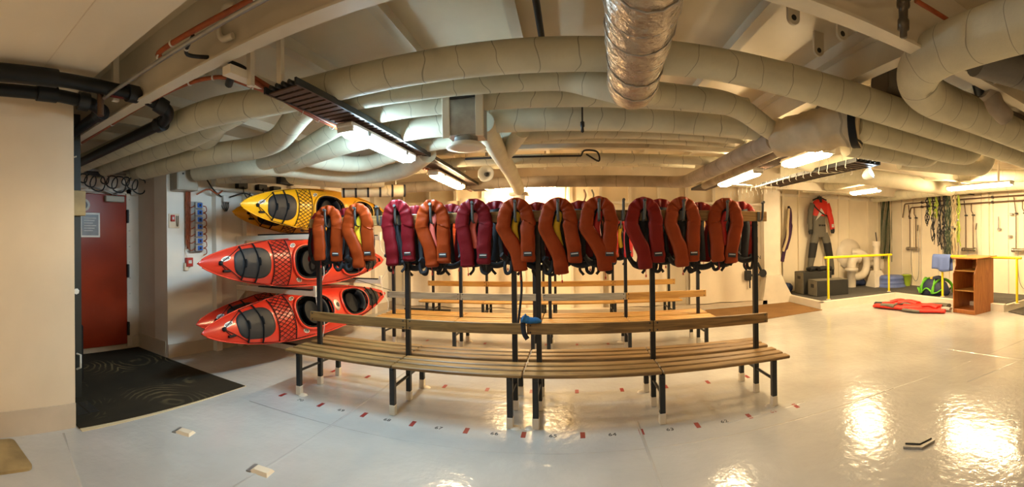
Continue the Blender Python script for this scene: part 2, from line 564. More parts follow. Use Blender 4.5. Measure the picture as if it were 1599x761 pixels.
def seam(p, q, w=0.016, h=0.0035, mat='floor_paint'):
    p = Vector((p[0], p[1], 0)); q = Vector((q[0], q[1], 0))
    d = (q - p).normalized(); nn = Vector((-d.y, d.x, 0)) * w
    vs = [p - nn, p + nn, q + nn, q - nn, p + Vector((0, 0, h)), q + Vector((0, 0, h))]
    m = MB().add(vs, [(0, 3, 5, 4), (1, 4, 5, 2), (0, 4, 1), (3, 2, 5)], True)
    m.build('weld_seam', mat, fl)


seam((-2.15, 1.0), (-2.15, 6.0)); seam((0.6, 0.5), (0.6, 3.9)); seam((-3.2, 3.3), (3.3, 3.42), 0.01, 0.002)
seam((4.9, 5.4), (5.3, 1.2)); seam((2.6, 3.45), (8.1, 3.2), 0.012, 0.0015); seam((4.0, 2.9), (7.0, 2.6), 0.012)
seam((-3.6, 1.35), (-2.7, 1.15), 0.012); seam((-2.7, 1.15), (-2.15, 0.4), 0.012); seam((1.4, 3.62), (2.3, 3.72), 0.012)

# seat marks and numbers painted on the deck
mark = MB().box(-0.021, 0.021, -0.056, 0.056, 0, 0.0012).mesh('floor_mark', 'mark_red')
for k in range(11):
    inst(mark, 'floor_mark', fl, (-3.04 + 0.521 * k, 3.68, 0))
for k in range(11):
    if k not in (2,):
        inst(mark, 'floor_mark', fl, (-3.04 + 0.515 * k, 4.76, 0))
for k in range(7):
    inst(mark, 'floor_mark', fl, (-2.49 + 0.515 * k * 1.0, 6.94, 0))
for k in range(10):
    inst(text_mesh(str(70 - k), 0.075, 0.0006, 'ink' if k < 9 else 'mark_red', 'floor_number'), 'floor_number', fl, (-2.78 + 0.521 * k, 3.645, 0.0008))

# left wall beside the camera with its darker coved foot
wl = struct(MB().box(-3.95, -3.68, -5.0, 1.5, 0, 3.6).build('wall_left', 'wall_cream'))
struct(MB().prism([(-3.68, -5.0), (-3.665, -5.0), (-3.665, 1.5), (-3.68, 1.5)], 0.0, 0.23).build('baseboard_left', 'wall_band'))
wa = struct(MB().box(-6.35, -6.1, 1.2, 3.9, 0, 3.6).build('wall_alcove_back', 'wall_alcove'))
struct(MB().box(-6.35, -3.95, 1.2, 1.5, 0, 3.6).build('wall_alcove_near', 'wall_alcove'))
struct(MB().prism([(-6.35, 3.66), (-5.27, 3.66), (-5.29, 3.95), (-6.35, 3.95)], 0, 3.6).build('wall_alcove_side', 'wall_alcove'))
struct(MB().prism([(-6.1, 3.645), (-5.3, 3.645), (-5.3, 3.66), (-6.1, 3.66)], 0, 0.24).build('baseboard_alcove', 'wall_band'))
struct(MB().prism([(-6.1, 1.5), (-6.085, 1.5), (-6.085, 3.645), (-6.1, 3.645)], 0, 0.2).build('baseboard_alcove_back', 'wall_band'))
# hull side behind the kayaks runs slightly inwards
wk = struct(MB().prism([(-5.25, 3.655), (-4.62, 10.2), (-4.9, 10.3), (-5.6, 3.655)], 0, 3.6).build('wall_kayak', 'wall_white'))
struct(MB().prism([(-5.25, 3.655), (-5.235, 3.655), (-4.605, 10.2), (-4.62, 10.2)], 0, 0.2).build('baseboard_kayak', 'wall_band'))
wb = struct(MB().box(-5.2, 5.6, 10.25, 10.6, 0, 3.6).build('wall_back', 'wall_far'))
wbr = struct(MB().box(5.55, 10.4, 10.85, 11.2, 0, 3.6).build('wall_back_right', 'wall_far'))
wr = struct(MB().box(10.05, 10.4, -5.0, 10.85, 0, 3.6).build('wall_right', 'wall_far'))
struct(MB().box(-3.9, 10.4, -5.3, -5.0, 0, 3.6).build('wall_behind', 'wall_cream'))
ce = struct(MB().box(-6.4, 10.4, -5.3, 11.2, 3.5, 3.7).build('ceiling', 'deckhead'))
so = struct(MB().box(-3.95, -0.9, -5.0, 1.52, 3.16, 3.5).build('ceiling_soffit', 'soffit_paint'))
MB().box(-3.2, -1.9, 1.05, 1.056, 3.156, 3.16).build('weld_seam', 'wall_cream', so)

# ribs on the far walls
for i in range(14):
    x = -4.3 + i * 0.72
    if x < 5.3:
        MB().box(x - 0.035, x + 0.035, 10.15, 10.25, 0, 3.5).build('wall_rib', 'white_steel', wb)
MB().box(-4.5, 5.0, 10.13, 10.25, 2.62, 2.68).build('wall_stringer', 'white_steel', wb)
for y in (4.55, 5.25, 6.3, 7.3, 8.3, 9.2):
    xx = -5.25 + (y - 3.655) * 0.63 / 6.545
    MB().box(xx - 0.02, xx + 0.10, y - 0.06, y + 0.06, 0, 3.4).build('wall_rib', 'wall_white', wk)
MB().box(5.58, 10.0, 10.8, 10.85, 2.98, 3.06).build('wall_stringer', 'white_steel', wbr)
for x in (6.0, 6.55, 7.45, 8.05, 8.5, 9.3, 9.75):
    MB().box(x - 0.03, x + 0.03, 10.79, 10.85, 0.15, 3.4).build('wall_rib', 'wall_far', wbr)
for y in (9.95, 9.05, 8.35, 7.55, 6.75, 6.35, 5.85, 5.3, 4.6, 3.8):
    MB().box(10.02, 10.05, y - 0.012, y + 0.012, 0.15, 3.4).build('panel_joint', 'white_steel', wr)
for y in (9.5, 8.0, 6.55, 5.0):
    MB().bbox(9.985, 10.05, y - 0.09, y + 0.09, 0.15, 3.4, 0.02).build('wall_rib', 'wall_far', wr)

# deckhead beams and stiffeners
for k, (y, zb) in enumerate(((1.95, 3.0), (5.85, 3.02), (9.3, 3.0), (-1.6, 3.0))):
    g = struct(MB().box(-6.2, 10.0, y - 0.012, y + 0.012, zb, 3.5).box(-6.2, 10.0, y - 0.06, y + 0.06, zb - 0.018, zb).build('beam_%d' % (k + 1), 'beam_paint'))
    for x in (-1.17, 1.1, 3.0, -3.2):
        MB().prism([(0, 0), (0.1, 0), (0, 0.12)], x - 0.006, x + 0.006, Matrix(((0, 0, 1, 0), (-1, 0, 0, y - 0.012), (0, 1, 0, zb), (0, 0, 0, 1)))).build('gusset', 'beam_paint', g)
for k in range(18):
    x = -5.87 + 0.91 * k
    struct(MB().box(x - 0.005, x + 0.005, 1.96, 9.3, 3.37, 3.5).box(x - 0.045, x + 0.045, 1.96, 9.3, 3.36, 3.372).build('beam_stiffener', 'beam_paint'))
struct(MB().tube([(-0.22, 2.0, 3.33), (-0.21, 3.6, 3.33)], 0.026).build('trim_pipe_deckhead', 'pipe_black'))
struct(MB().box(2.36, 2.375, 2.12, 5.84, 3.12, 3.5).box(2.31, 2.43, 2.12, 5.84, 3.105, 3.12).build('beam_longitudinal', 'beam_paint'))

# padeyes welded to the deckhead
for k, (x, y, wd_) in enumerate(((1.59, 2.68, 'nearest the long beam'), (2.05, 3.03, 'lowest of the three above the long duct'), (2.04, 2.68, 'beside the coaming'))):
    mb = MB()
    out = [(0.05 * math.cos(a), -0.06 + 0.05 * math.sin(a)) for a in [math.pi + math.pi * i / 10 for i in range(11)]]
    out = [(-0.05, 0.12)] + out + [(0.05, 0.12)]
    inn = [(0.022 * math.cos(a), -0.06 + 0.022 * math.sin(a)) for a in [2 * math.pi * i / 12 for i in range(12)]]
    mb.prism(out, -0.012, 0.012, Matrix(((1, 0, 0, 0), (0, 0, 1, 0), (0, 1, 0, 0), (0, 0, 0, 1))))
    p = mb.build('padeye', 'beam_paint', loc=(x, y, 3.40)); tag(p, 'cream welded padeye under the deckhead, ' + wd_, 'padeye', 'padeyes on the deckhead')
    MB().tube([(0, -0.0135, -0.06), (0, 0.0135, -0.06)], 0.022, 12).build('eye_hole', 'ink', p)
hk = MB().tube(catmull([(0.06, -0.02, 0.1), (-0.03, -0.03, 0.12), (-0.09, -0.03, 0.02), (-0.05, -0.03, -0.08), (0.04, -0.02, -0.09)]), 0.022).build('lifting_hook', 'beam_paint', loc=(-2.01, 1.93, 3.17))
tag(hk, 'cream curved lifting hook welded on the beam web', 'hook')

# white pillar with a flared foot
pl = struct(MB().box(4.98, 5.45, 10.02, 10.24, 0, 3.5).build('column', 'white_steel'))
MB().prism([(4.86, 0.0), (5.85, 0.0), (5.5, 0.62), (5.45, 0.75), (4.98, 0.75)], -10.2, -9.9, Matrix(((1, 0, 0, 0), (0, 0, -1, 0), (0, 1, 0, 0), (0, 0, 0, 1)))).build('flared_foot', 'white_steel', pl)

# raised wash platform on the right with white kerb and dark rubber top
pf = struct(MB().prism([(5.7, 8.42), (8.2, 8.42), (8.2, 4.9), (10.05, 4.9), (10.05, 10.85), (5.7, 10.85)], 0, 0.15).build('platform', 'white_steel'))
MB().prism([(5.82, 8.56), (8.34, 8.56), (8.34, 5.0), (10.0, 5.0), (10.0, 10.8), (5.82, 10.8)], 0.15, 0.168).build('rubber_sheet', 'mat_grey', pf)
for (x0, x1, y0, y1) in ((5.7, 8.32, 8.42, 8.52), (8.2, 8.32, 4.9, 8.52), (5.7, 5.8, 8.42, 10.8)):
    MB().bbox(x0, x1, y0, y1, 0.14, 0.185, 0.01).build('kerb', 'white_steel', pf)
ms = MB().prism([(8.06, 4.25), (9.3, 4.1), (9.6, 4.8), (8.3, 4.84)], 0.0, 0.02).build('floor_mat', 'rubber_mat')
tag(ms, 'dark brown floor mat at the end of the platform near right edge', 'mat')
om = MB().prism([(2.9, 8.6), (3.9, 8.0), (5.66, 8.3), (5.66, 9.85), (3.2, 9.7)], 0.0, 0.012).build('carpet_piece', 'carpet_brown')
tag(om, 'brown patterned carpet piece between pillar and platform kerb', 'carpet')

# dark carpet in the door alcove
cp = MB().prism([(-3.62, 1.52), (-3.56, 3.6), (-5.28, 3.62), (-6.07, 3.62), (-6.07, 1.52)], 0.0, 0.014).build('carpet_mat', 'carpet_dark')
tag(cp, 'dark swirl patterned carpet in front of the red door', 'carpet')
tr = MB().box(-3.62, -3.56, 1.52, 3.62, 0, 0.006).build('carpet_edge', 'strap_cream', cp)
for i in range(9):
    for j in range(2):
        MB().box(-4.2 + i * 0.035, -4.185 + i * 0.035, 1.62 + j * 0.13, 1.73 + j * 0.13, 0.014, 0.0155).build('drain_slot', 'ink', cp)

# red steel door
d = struct(MB().bbox(-6.095, -6.04, 2.3, 3.4, 0.10, 2.55, 0.01).build('door_1', 'red_door'))
MB().box(-6.1, -6.06, 3.41, 3.5, 0.05, 2.66).box(-6.1, -6.06, 2.2, 3.5, 2.58, 2.66).build('door_frame', 'wall_alcove', d)
for z in (0.35, 1.3, 2.2):
    MB().bbox(-6.08, -6.0, 3.385, 3.425, z - 0.11, z + 0.11, 0.008).build('hinge', 'steel_dark', d)
cl = MB().bbox(-6.045, -5.96, 2.98, 3.32, 2.42, 2.52, 0.012).build('door_closer', 'grey_box', d)
MB().tube([(-6.0, 3.2, 2.54), (-5.98, 2.8, 2.63), (-6.08, 2.72, 2.63)], 0.014, 6).tube([(-6.0, 3.1, 2.54), (-6.0, 3.42, 2.66)], 0.012, 6).build('closer_arm', 'galv', cl)
nf = MB().bbox(-6.045, -6.02, 2.55, 2.90, 1.85, 2.24, 0.006).build('notice_frame', 'white_plastic', d)
MB().box(-6.021, -6.017, 2.58, 2.87, 1.88, 2.21).build('notice_sheet', 'notice_grey', nf)
for i in range(6):
    MB().box(-6.017, -6.0155, 2.62, 2.83 - 0.03 * (i % 3), 2.15 - i * 0.04, 2.16 - i * 0.04).build('notice_line', 'paper', nf)
MB().lathe([(0.1, 0), (0.1, 0.008)], 20, mat=Matrix.Translation((-6.04, 2.63, 2.36)) @ Matrix.Rotation(R(90), 4, 'Y')).build('round_sign', 'paper', d)
MB().lathe([(0.06, 0), (0.06, 0.01)], 20, mat=Matrix.Translation((-6.04, 2.63, 2.36)) @ Matrix.Rotation(R(90), 4, 'Y')).build('sign_symbol', 'sign_blue', d)
for i in range(9):
    MB().lathe([(0.012, 0), (0.012, 0.012), (0, 0.016)], 8, mat=Matrix.Translation((-6.062, 3.46, 0.4 + i * 0.26)) @ Matrix.Rotation(R(90), 4, 'Y')).build('frame_bolt', 'wall_alcove', d)

# dark green frame post at the wall's end
gp = struct(MB().box(-4.5, -4.36, 1.5, 1.86, 0, 3.2).build('door_2', 'frame_green'))
gp['label'] = 'dark green steel door post at the end of the wall'
MB().bbox(-4.36, -4.31, 1.70, 1.90, 2.05, 2.33, 0.006).build('wood_block', 'ply', gp)
MB().tube([(-4.36, 1.80, 0.5), (-4.30, 1.82, 0.5), (-4.30, 1.82, 0.36), (-4.36, 1.80, 0.33)], 0.012, 8).build('pull_handle', 'rope_white', gp)
MB().lathe([(0.035, 0), (0.03, 0.002), (0.0, 0.003)], 7, mat=Matrix.Translation((-4.36, 1.80, 1.2)) @ Matrix.Rotation(R(90), 4, 'Y')).build('chipped_paint', 'wall_white', gp)
bb = MB().bbox(-5.0, -4.85, 1.98, 2.1, 0.016, 0.72, 0.02).build('black_bin', 'rubber')
tag(bb, 'narrow black bin standing behind the dark green post', 'bin')

# plywood hatch board on the deck by the wall
poly = []
for (cx, cy, a0) in ((-3.13, 0.86, 0), (-3.55, 0.83, 90), (-3.6, -0.2, 180), (-3.12, -0.2, 270)):
    for i in range(5):
        a = R(a0 + i * 22.5); poly.append((cx + 0.05 * math.cos(a), cy + 0.05 * math.sin(a)))
pw = MB().prism(poly, 0.0, 0.022).build('hatch_board', 'ply')
tag(pw, 'stained plywood hatch board lying on the deck by the wall', 'board')
MB().lathe([(0.03, 0.022), (0.028, 0.026), (0, 0.027)], 12, -3.35, 0.62).build('finger_hole', 'ink', pw)

# bevelled steel lashing plates welded to the deck
for k, (x, y, rz, mt, lb) in enumerate(((-3.06, 2.31, 0.3, 'wall_cream', 'cream chipped lashing plate on the deck near the dark carpet'), (-2.14, 2.33, 0.15, 'wall_cream', 'cream lashing plate on the deck in front of the bench'))):
    t = thing('lashing_plate', lb, 'deck fitting', (x, y, 0), rz, 'lashing plates on the deck')
    MB().add([(-.085, -.055, 0), (.085, -.055, 0), (.085, .055, 0), (-.085, .055, 0), (-.05, -.035, .022), (.07, -.035, .022), (.07, .035, .022), (-.05, .035, .022)],
             [(0, 1, 5, 4), (1, 2, 6, 5), (2, 3, 7, 6), (3, 0, 4, 7), (4, 5, 6, 7)]).build('plate', mt, t)
    MB().box(-0.1, -0.06, -0.06, 0.06, 0, 0.008).build('worn_edge', 'galv', t)
t = thing('corner_bracket', 'bare steel corner bracket lying on the deck at lower right', 'deck fitting', (2.54, 2.35, 0), -0.5, None)
MB().prism([(-0.14, -0.05), (-0.1, 0.03), (0.0, -0.03), (0.1, 0.03), (0.14, -0.03), (0.0, -0.11)], 0, 0.02).build('angle_plate', 'galv', t)
MB().tube([(-0.11, -0.01, 0.022), (0.0, -0.06, 0.022), (0.12, 0.0, 0.022)], 0.008, 6).build('raised_edge', 'steel_dark', t)

# ------------------------------------------------------------------ benches
L1, GAP = 1.16, 0.247
ROWS = ((4.23, -0.455, 1.16), (6.62, -0.46, 1.20), (8.72, -0.455, 1.20))
SEATZ, BACKZ, RAILZ = 0.50, 0.832, 1.965
ORD = ['front', 'middle', 'rear']


def bench(row, side, wood, woods_back, hooks_f, hooks_b):
    y, xc, L = ROWS[row]
    s = -1 if side == 'left' else 1
    t = thing('cloakroom_bench', 'slatted wooden bench with backboard and hook rail, %s unit of the %s row' % (side, ORD[row]), 'bench', (xc + s * GAP / 2, y, 0), 0, 'cloakroom benches in three rows')
    px = [0, s * L, s * 2 * L]
    for i, x in enumerate(px):
        MB().bbox(x - 0.026, x + 0.026, -0.022, 0.03, 0.0, 2.0 if row == 0 else 1.97, 0.004).build('post', 'steel_dark', t)
        MB().bbox(x - 0.029, x + 0.029, -0.025, 0.033, 0.0, 0.10, 0.004).build('post_sleeve', 'white_steel', t)
        for sy in (-1, 1):
            lx = x - s * (0.005 if i == 0 else 0) + (0 if i != 2 else s * 0.0)
            lg = MB().bbox(lx - 0.027, lx + 0.027, sy * 0.42 - 0.027, sy * 0.42 + 0.027, 0, SEATZ - 0.03, 0.004).build('leg', 'steel_dark', t)
            MB().bbox(lx - 0.031, lx + 0.031, sy * 0.42 - 0.031, sy * 0.42 + 0.031, 0, 0.10, 0.004).build('foot_sleeve', 'white_steel', lg)
            if (i + (sy > 0)) % 2 == 0:
                MB().lathe([(0.055, 0), (0.05, 0.006), (0.02, 0.02), (0, 0.02)], 10, lx - s * 0.05, sy * 0.42).build('foot_pad', 'white_steel', lg)
        MB().tube([(x, -0.42, 0.27), (x, 0.42, 0.27)], 0.016, 8).build('crossbar', 'steel_dark', t)
        MB().bbox(x - 0.02, x + 0.02, -0.46, 0.46, SEATZ - 0.06, SEATZ - 0.034, 0.003).build('seat_bearer', 'steel_dark', t)
    MB().tube([(0, 0.36, SEATZ - 0.06), (s * 2 * L, 0.36, SEATZ - 0.06)], 0.008, 6).build('tie_rod', 'steel_dark', t)
    for b in range(2):
        e0 = 0.003 if b else -GAP / 2 + 0.008
        x0 = s * (b * L + (0.004 if b else -GAP / 2 + 0.006)); x1 = s * ((b + 1) * L - 0.004 + (0.18 if b else 0))
        xa, xb = min(x0, x1), max(x0, x1)
        for k, oy in enumerate((-0.405, -0.255, -0.105, 0.105, 0.255, 0.405)):
            sl = MB().bbox(xa, xb, oy - 0.0555, oy + 0.0555, SEATZ - 0.034, SEATZ, 0.008).build('slat', wood, t)
        xe0, xe1 = (xa, xb)
        if b:
            if s < 0:
                xe0 += 0.07
            else:
                xe1 -= 0.05
        bb_ = MB().bbox(xe0, xe1, -0.052, -0.022, BACKZ - 0.055, BACKZ + 0.055, 0.004).build('backboard', woods_back[b], t)
        for xx in (xe0 + 0.035, xe1 - 0.035):
            for zz in (-0.035, 0.035):
                MB().lathe([(0.009, 0), (0.007, 0.005), (0, 0.006)], 8, mat=Matrix.Translation((xx, -0.052, BACKZ + zz)) @ Matrix.Rotation(R(90), 4, 'X')).build('bolt', 'steel_dark', bb_)
        MB().bbox(xe0, xe1, -0.05, -0.022, RAILZ - 0.058, RAILZ + 0.052, 0.004).build('hook_rail', woods_back[b], t)
    for (lst, fy) in ((hooks_f, -1), (hooks_b, 1)):
        for hx in lst:
            x = hx - (xc + s * GAP / 2)
            yo = -0.052 if fy < 0 else 0.0
            mb = MB()
            hp = catmull([(0, yo, -0.055), (0, yo + fy * 0.03, -0.06), (0, yo + fy * 0.085, -0.045), (0, yo + fy * 0.105, 0.03), (0, yo + fy * 0.11, 0.10), (0, yo + fy * 0.112, 0.135)], 4)
            mb.tube([(p.x, p.y, p.z + RAILZ) for p in hp], 0.014, 8, flat=0.006, up=(0, fy, 0.2))
            mb.tube([(0, yo + fy * 0.10, RAILZ + 0.135), (0, yo + fy * 0.135, RAILZ + 0.142)], 0.016, 8)
            mb.box(-0.016, 0.016, min(yo, yo + fy * 0.006), max(yo, yo + fy * 0.006), RAILZ - 0.055, RAILZ + 0.045)
            mb.build('hook', 'hook_steel', t, (x, 0, 0))
    return t


FRONT_X = [-2.70, -2.30, -1.81, -1.41, -0.97, -0.54, -0.12, 0.28, 0.73, 1.13, 1.60]
BACK_X = [-2.92, -2.56, -1.68, -1.27, -0.78, -0.34, 0.10, 0.95, 1.38, 1.87]
W = 'wood_front'
bench(0, 'left', W, [W, W], [x for x in FRONT_X if x < -0.455] + [-2.02], [x for x in BACK_X if x < -0.455])
bench(0, 'right', W, [W, W], [x for x in FRONT_X if x > -0.455] + [0.52, 2.01], [x for x in BACK_X if x > -0.455])
R2F = [-2.2, -1.75, -1.2, -0.8, -0.3, 0.15, 0.55, 0.78, 1.25, 1.65]
bench(1, 'left', 'wood_pine', ['wood_grey', 'wood_grey'], [x for x in R2F if x < -0.46], [])
bench(1, 'right', 'wood_pine', ['wood_grey', 'wood_pine'], [x for x in R2F if x > -0.46], [])
R3F = [-2.0, -1.3, -0.6, 0.3, 0.9]
bench(2, 'left', 'wood_pine', ['wood_pine', 'wood_pine'], [x for x in R3F if x < -0.46], [])
bench(2, 'right', 'wood_pine', ['wood_pine', 'wood_pine'], [x for x in R3F if x > -0.46], [])


# ------------------------------------------------------------------ life vests
def vest(label, group, mat, x, y, ztop, yaw, seed, lb=-0.11, rb=0.11, ll=0.64, rl=0.60, face=-1, inner=None, badge=True, tail=True, wide=1.0):
    """inflatable life vest hung by its collar; local -y is its outer face"""
    g = random.Random(seed)
    t = thing('life_vest', label, 'life vest', (x, y, ztop), yaw if face < 0 else yaw + math.pi, group)
    R0 = 0.108 * wide
    path = []
    dz = g.uniform(-.008, .008)
    path += [(lb, -ll), (lb * 0.98 - 0.004, -ll + 0.04), (lb - 0.25 * (lb + R0), -ll * 0.72), (-R0 - 0.008, -ll * 0.42), (-R0 - 0.016, -0.22)]
    for i in range(7):
        a = math.pi - math.pi * i / 6
        path.append((R0 * math.cos(a) * (1 - 0.22 * math.sin(a) ** 3), -0.135 + dz + 0.115 * math.sin(a)))
    path += [(R0 + 0.016, -0.22), (R0 + 0.008, -rl * 0.42), (rb - 0.25 * (rb - R0), -rl * 0.72), (rb, -rl + 0.04), (rb, -rl)]
    C = catmull([(p[0], -0.005 - 0.012 * math.sin(i * 0.6 + seed), p[1]) for i, p in enumerate(path)], 5)
    n = len(C)
    rr = []
    for i in range(n):
        e = min(i, n - 1 - i)
        base = 0.072 * (1 + 0.03 * math.sin(i * 1.3 + seed))
        top = abs(i - (n - 1) / 2) / (n / 2)
        base *= 0.78 + 0.22 * min(1, top * 1.8)
        rr.append(base * (0.72 if e == 0 else 0.9 if e == 1 else 0.97 if e == 2 else 1))
    mb = MB().tube(C, rr, 20, flat=0.038, up=(0, -1, 0.001), sq=0.62)
    vv = []
    for q in mb.v:
        q = Vector(q)
        w = noise.noise(Vector((q.x * 9, q.z * 13, seed * 3.1))) * 0.011 + noise.noise(Vector((q.x * 25, q.z * 34, seed * 1.7))) * 0.006
        pin = max(0, q.z + 0.16) * 0.12 * math.sin(math.atan2(q.z + 0.135, q.x + 1e-6) * 11 + seed)
        vv.append((q.x + noise.noise(Vector((q.z * 12, seed, 5.0))) * 0.006, q.y + w + pin * 0.6, q.z))
    mb.v = vv
    cov = mb.build('vest_cover', mat, t)
    # dark inner lining behind the collar
    inr = []
    cx, cz = 0.0, -0.3
    for p in C:
        dvec = Vector((p.x, 0, p.z + 0.18)) if p.z > -0.18 else Vector((p.x, 0, 0))
        dvec = dvec.normalized() if dvec.length > 1e-4 else Vector((0, 0, 1))
        q = p - dvec * 0.035
        inr.append((q.x, 0.028, q.z))
    if face < 0:
        MB().tube(inr, 0.045, 8, flat=0.010, up=(0, -1, 0.001)).build('lining', 'lining', t)
    # harness webbing: back strap, waist belt, hanging tail
    sx = g.uniform(-0.03, 0.03)
    mb = MB()
    mb.tube(catmull([(0, 0.045, -0.06), (sx, 0.06, -0.25), (sx * 0.4, 0.055, -0.46), (0.0, 0.05, -0.60)], 4), 0.060, 6, flat=0.008, up=(0, -1, 0.001))
    mb.build('back_strap', 'webbing', t)
    dzb = g.uniform(-0.03, 0.02)
    wb_ = 0.15 * wide
    MB().tube(catmull([(-wb_, 0.0, -0.55 + dzb), (-wb_ * 0.6, 0.07, -0.62 + dzb), (0, 0.06, -0.645 + dzb), (wb_ * 0.65, 0.06, -0.60 + dzb), (wb_, 0.0, -0.52 + dzb)], 5), 0.020, 6, flat=0.032, up=(0, 0, 1)).build('waist_belt', 'webbing', t)
    bk = MB().bbox(-0.03, 0.03, -0.012, 0.012, -0.035, 0.035, 0.008).build('buckle', 'rubber', t, (g.uniform(-0.06, 0.06), 0.03, -0.62 + dzb), (0.2, g.uniform(-.6, .6), 0))
    for s in (-1, 1):
        MB().tube(catmull([(s * 0.13, 0.03, -0.20), (s * 0.165, 0.05, -0.38), (s * 0.15, 0.04, -0.56 + dzb)], 4), 0.026, 6, flat=0.006, up=(0, -1, 0.001)).build('side_strap', 'webbing', t)
    e = g.choice((-1, 1)) * g.uniform(0.09, 0.13)
    MB().tube(catmull([(e, 0.03, -0.56), (e * 1.35, 0.03, -0.64), (e * 1.2, 0.02, -0.72), (e * 0.7, 0.02, -0.70), (e * 0.6, 0.03, -0.60)], 5), 0.020, 6, flat=0.006, up=(0, -1, 0.2)).build('strap_loop', 'webbing', t)
    if tail:
        e = g.uniform(-0.05, 0.05)
        MB().tube(catmull([(e, 0.05, -0.60), (e + 0.03, 0.05, -0.68), (e - 0.01, 0.04, -0.74)], 4), 0.016, 6, flat=0.004, up=(0, -1, 0.001)).build('strap_tail', 'webbing', t)
    MB().tube([(lb * 0.9, -0.02, -ll + 0.01), (lb * 0.9 + 0.005, -0.02, -ll - 0.06)], 0.003, 5).tube([(lb * 0.9 + 0.005, -0.02, -ll - 0.06), (lb * 0.9 + 0.005, -0.02, -ll - 0.085)], 0.008, 6).build('pull_toggle', 'red_small', t)
    if badge:
        k = n - 8
        p = C[k]
        ang = math.atan2(C[k + 2].x - C[k - 2].x, -(C[k + 2].z - C[k - 2].z))
        bd = MB().bbox(-0.042, 0.042, -0.004, 0.004, -0.022, 0.022, 0.003).build('badge', 'ink', t, (p.x, p.y - 0.037, p.z), (0, -ang, 0))
        MB().box(-0.034, 0.034, -0.0052, -0.004, 0.002, 0.013).build('badge_lettering', 'paper', bd)
    if inner:
        MB().tube(catmull([(0.03, 0.035, -0.1), (-0.02, 0.03, -0.25), (0.0, 0.03, -0.40), (0.015, 0.03, -0.47)], 4), [0.02] + [0.036] * 11 + [0.02], 8, flat=0.016, up=(0, -1, 0.001)).build('inner_bladder', inner, t)
    return t


ordw = ['leftmost', 'second from left', 'third from left', 'fourth from left', 'fifth from left', 'middle', 'fifth from right', 'fourth from right', 'third from right', 'second from right', 'rightmost']
fv = [  # colour, yaw, left foot, right foot, lengths
    ('terra', 0.25, -0.10, 0.10, 0.62, 0.63, None), ('terra', 0.1, 0.02, 0.13, 0.70, 0.62, 'bladder_yellow'), ('crimson', -0.05, -0.06, 0.13, 0.67, 0.62, None),
    ('terra', -0.05, -0.01, 0.12, 0.66, 0.62, 'bladder_pink'), ('crimson', 0.0, -0.07, 0.10, 0.66, 0.63, 'bladder_pink'), ('terra', 0.0, 0.04, 0.12, 0.70, 0.61, 'bladder_yellow'),
    ('terra', 0.0, 0.03, 0.16, 0.73, 0.62, 'bladder_yellow'), ('terra', 0.0, 0.06, 0.10, 0.70, 0.62, 'vest_bright'), ('red', 0.0, 0.01, 0.14, 0.69, 0.63, None), ('orange', 0.05, -0.01, 0.11, 0.68, 0.63, None), ('orange', -0.1, -0.09, 0.06, 0.64, 0.66, 'vest_bright')]
cname = {'terra': 'terracotta', 'crimson': 'crimson', 'red': 'dark red', 'orange': 'rust orange'}
for i, (c, yaw, lb, rb, ll, rl, inn) in enumerate(fv):
    vest('%s life vest on the near side of the front rail, %s there' % (cname[c], ordw[i]), 'vests on the near side of the front rail', 'vest_' + c, FRONT_X[i], 4.135, 2.115 + (0.02 if i < 3 else 0), yaw, i * 7 + 1, lb, rb, ll, rl, inner=inn)
bc = ['crimson', 'crimson', 'crimson', 'crimson', 'crimson', 'red', 'red', 'red', 'red', 'red']
ordb = ['leftmost', 'second from left', 'third from left', 'fourth from left', 'fifth from left', 'fifth from right', 'fourth from right', 'third from right', 'second from right', 'rightmost']
for i, x in enumerate(BACK_X):
    vest('%s life vest on the far side of the front rail, %s there' % (cname[bc[i]], ordb[i]), 'vests on the far side of the front rail', 'vest_' + bc[i], x, 4.34, 2.10 + 0.015 * math.sin(i * 2.1), 0.1 * math.sin(i * 3), 200 + i, -0.10 + 0.05 * math.sin(i), 0.10 + 0.05 * math.cos(i * 2), 0.62, 0.62, face=1, inner='bladder_yellow' if i in (2,) else None, badge=False, wide=1.12)
r2c = ['crimson', 'terra', 'crimson', 'bright', 'terra', 'bright', 'orange', 'bright', 'terra', 'red']
cname['bright'] = 'bright red'
for i, x in enumerate(R2F):
    vest('%s life vest on the middle bench rail, %s there' % (cname[r2c[i]], ordb[i]), 'vests on the middle rail', 'vest_' + r2c[i], x, 6.52, 2.07, 0.08 * math.cos(i * 2), 300 + i, -0.09 + 0.05 * math.sin(i * 1.7), 0.09 + 0.04 * math.cos(i), 0.62, 0.62, badge=True, inner='bladder_yellow' if i % 3 == 1 else None)

# blue cloth hanging over the front backboard
bcl = thing('blue_cloth', 'crumpled blue cloth lying on the front backboard at the bench joint', 'cloth', (-0.44, 4.19, BACKZ + 0.055))
mb = MB().tube(catmull([(-0.06, 0.0, 0.06), (-0.03, 0.0, 0.045), (0.02, 0.0, 0.03), (0.08, 0, 0.03), (0.14, 0.0, 0.02)], 5), [0.01, 0.03, 0.05, 0.055, 0.05, 0.045, 0.04, 0.042, 0.04, 0.036, 0.034, 0.036, 0.034, 0.03, 0.033, 0.032, 0.03, 0.028, 0.02, 0.015, 0.008], 10)
mb.build('cloth_fold', 'blue_cloth', bcl)
MB().tube(catmull([(-0.05, -0.005, 0.06), (-0.045, -0.03, -0.02), (-0.03, -0.04, -0.1), (0.0, -0.04, -0.15)], 5), 0.028, 6, flat=0.006, up=(0, -1, 0)).build('black_strap', 'webbing', bcl)
st_ = MB().tube(catmull([(-0.50, 4.12, 1.45), (-0.49, 4.12, 1.25), (-0.51, 4.13, 1.05), (-0.53, 4.14, 0.90)], 6), 0.014, 6, flat=0.003, up=(0, -1, 0)).build('hanging_strap', 'webbing')
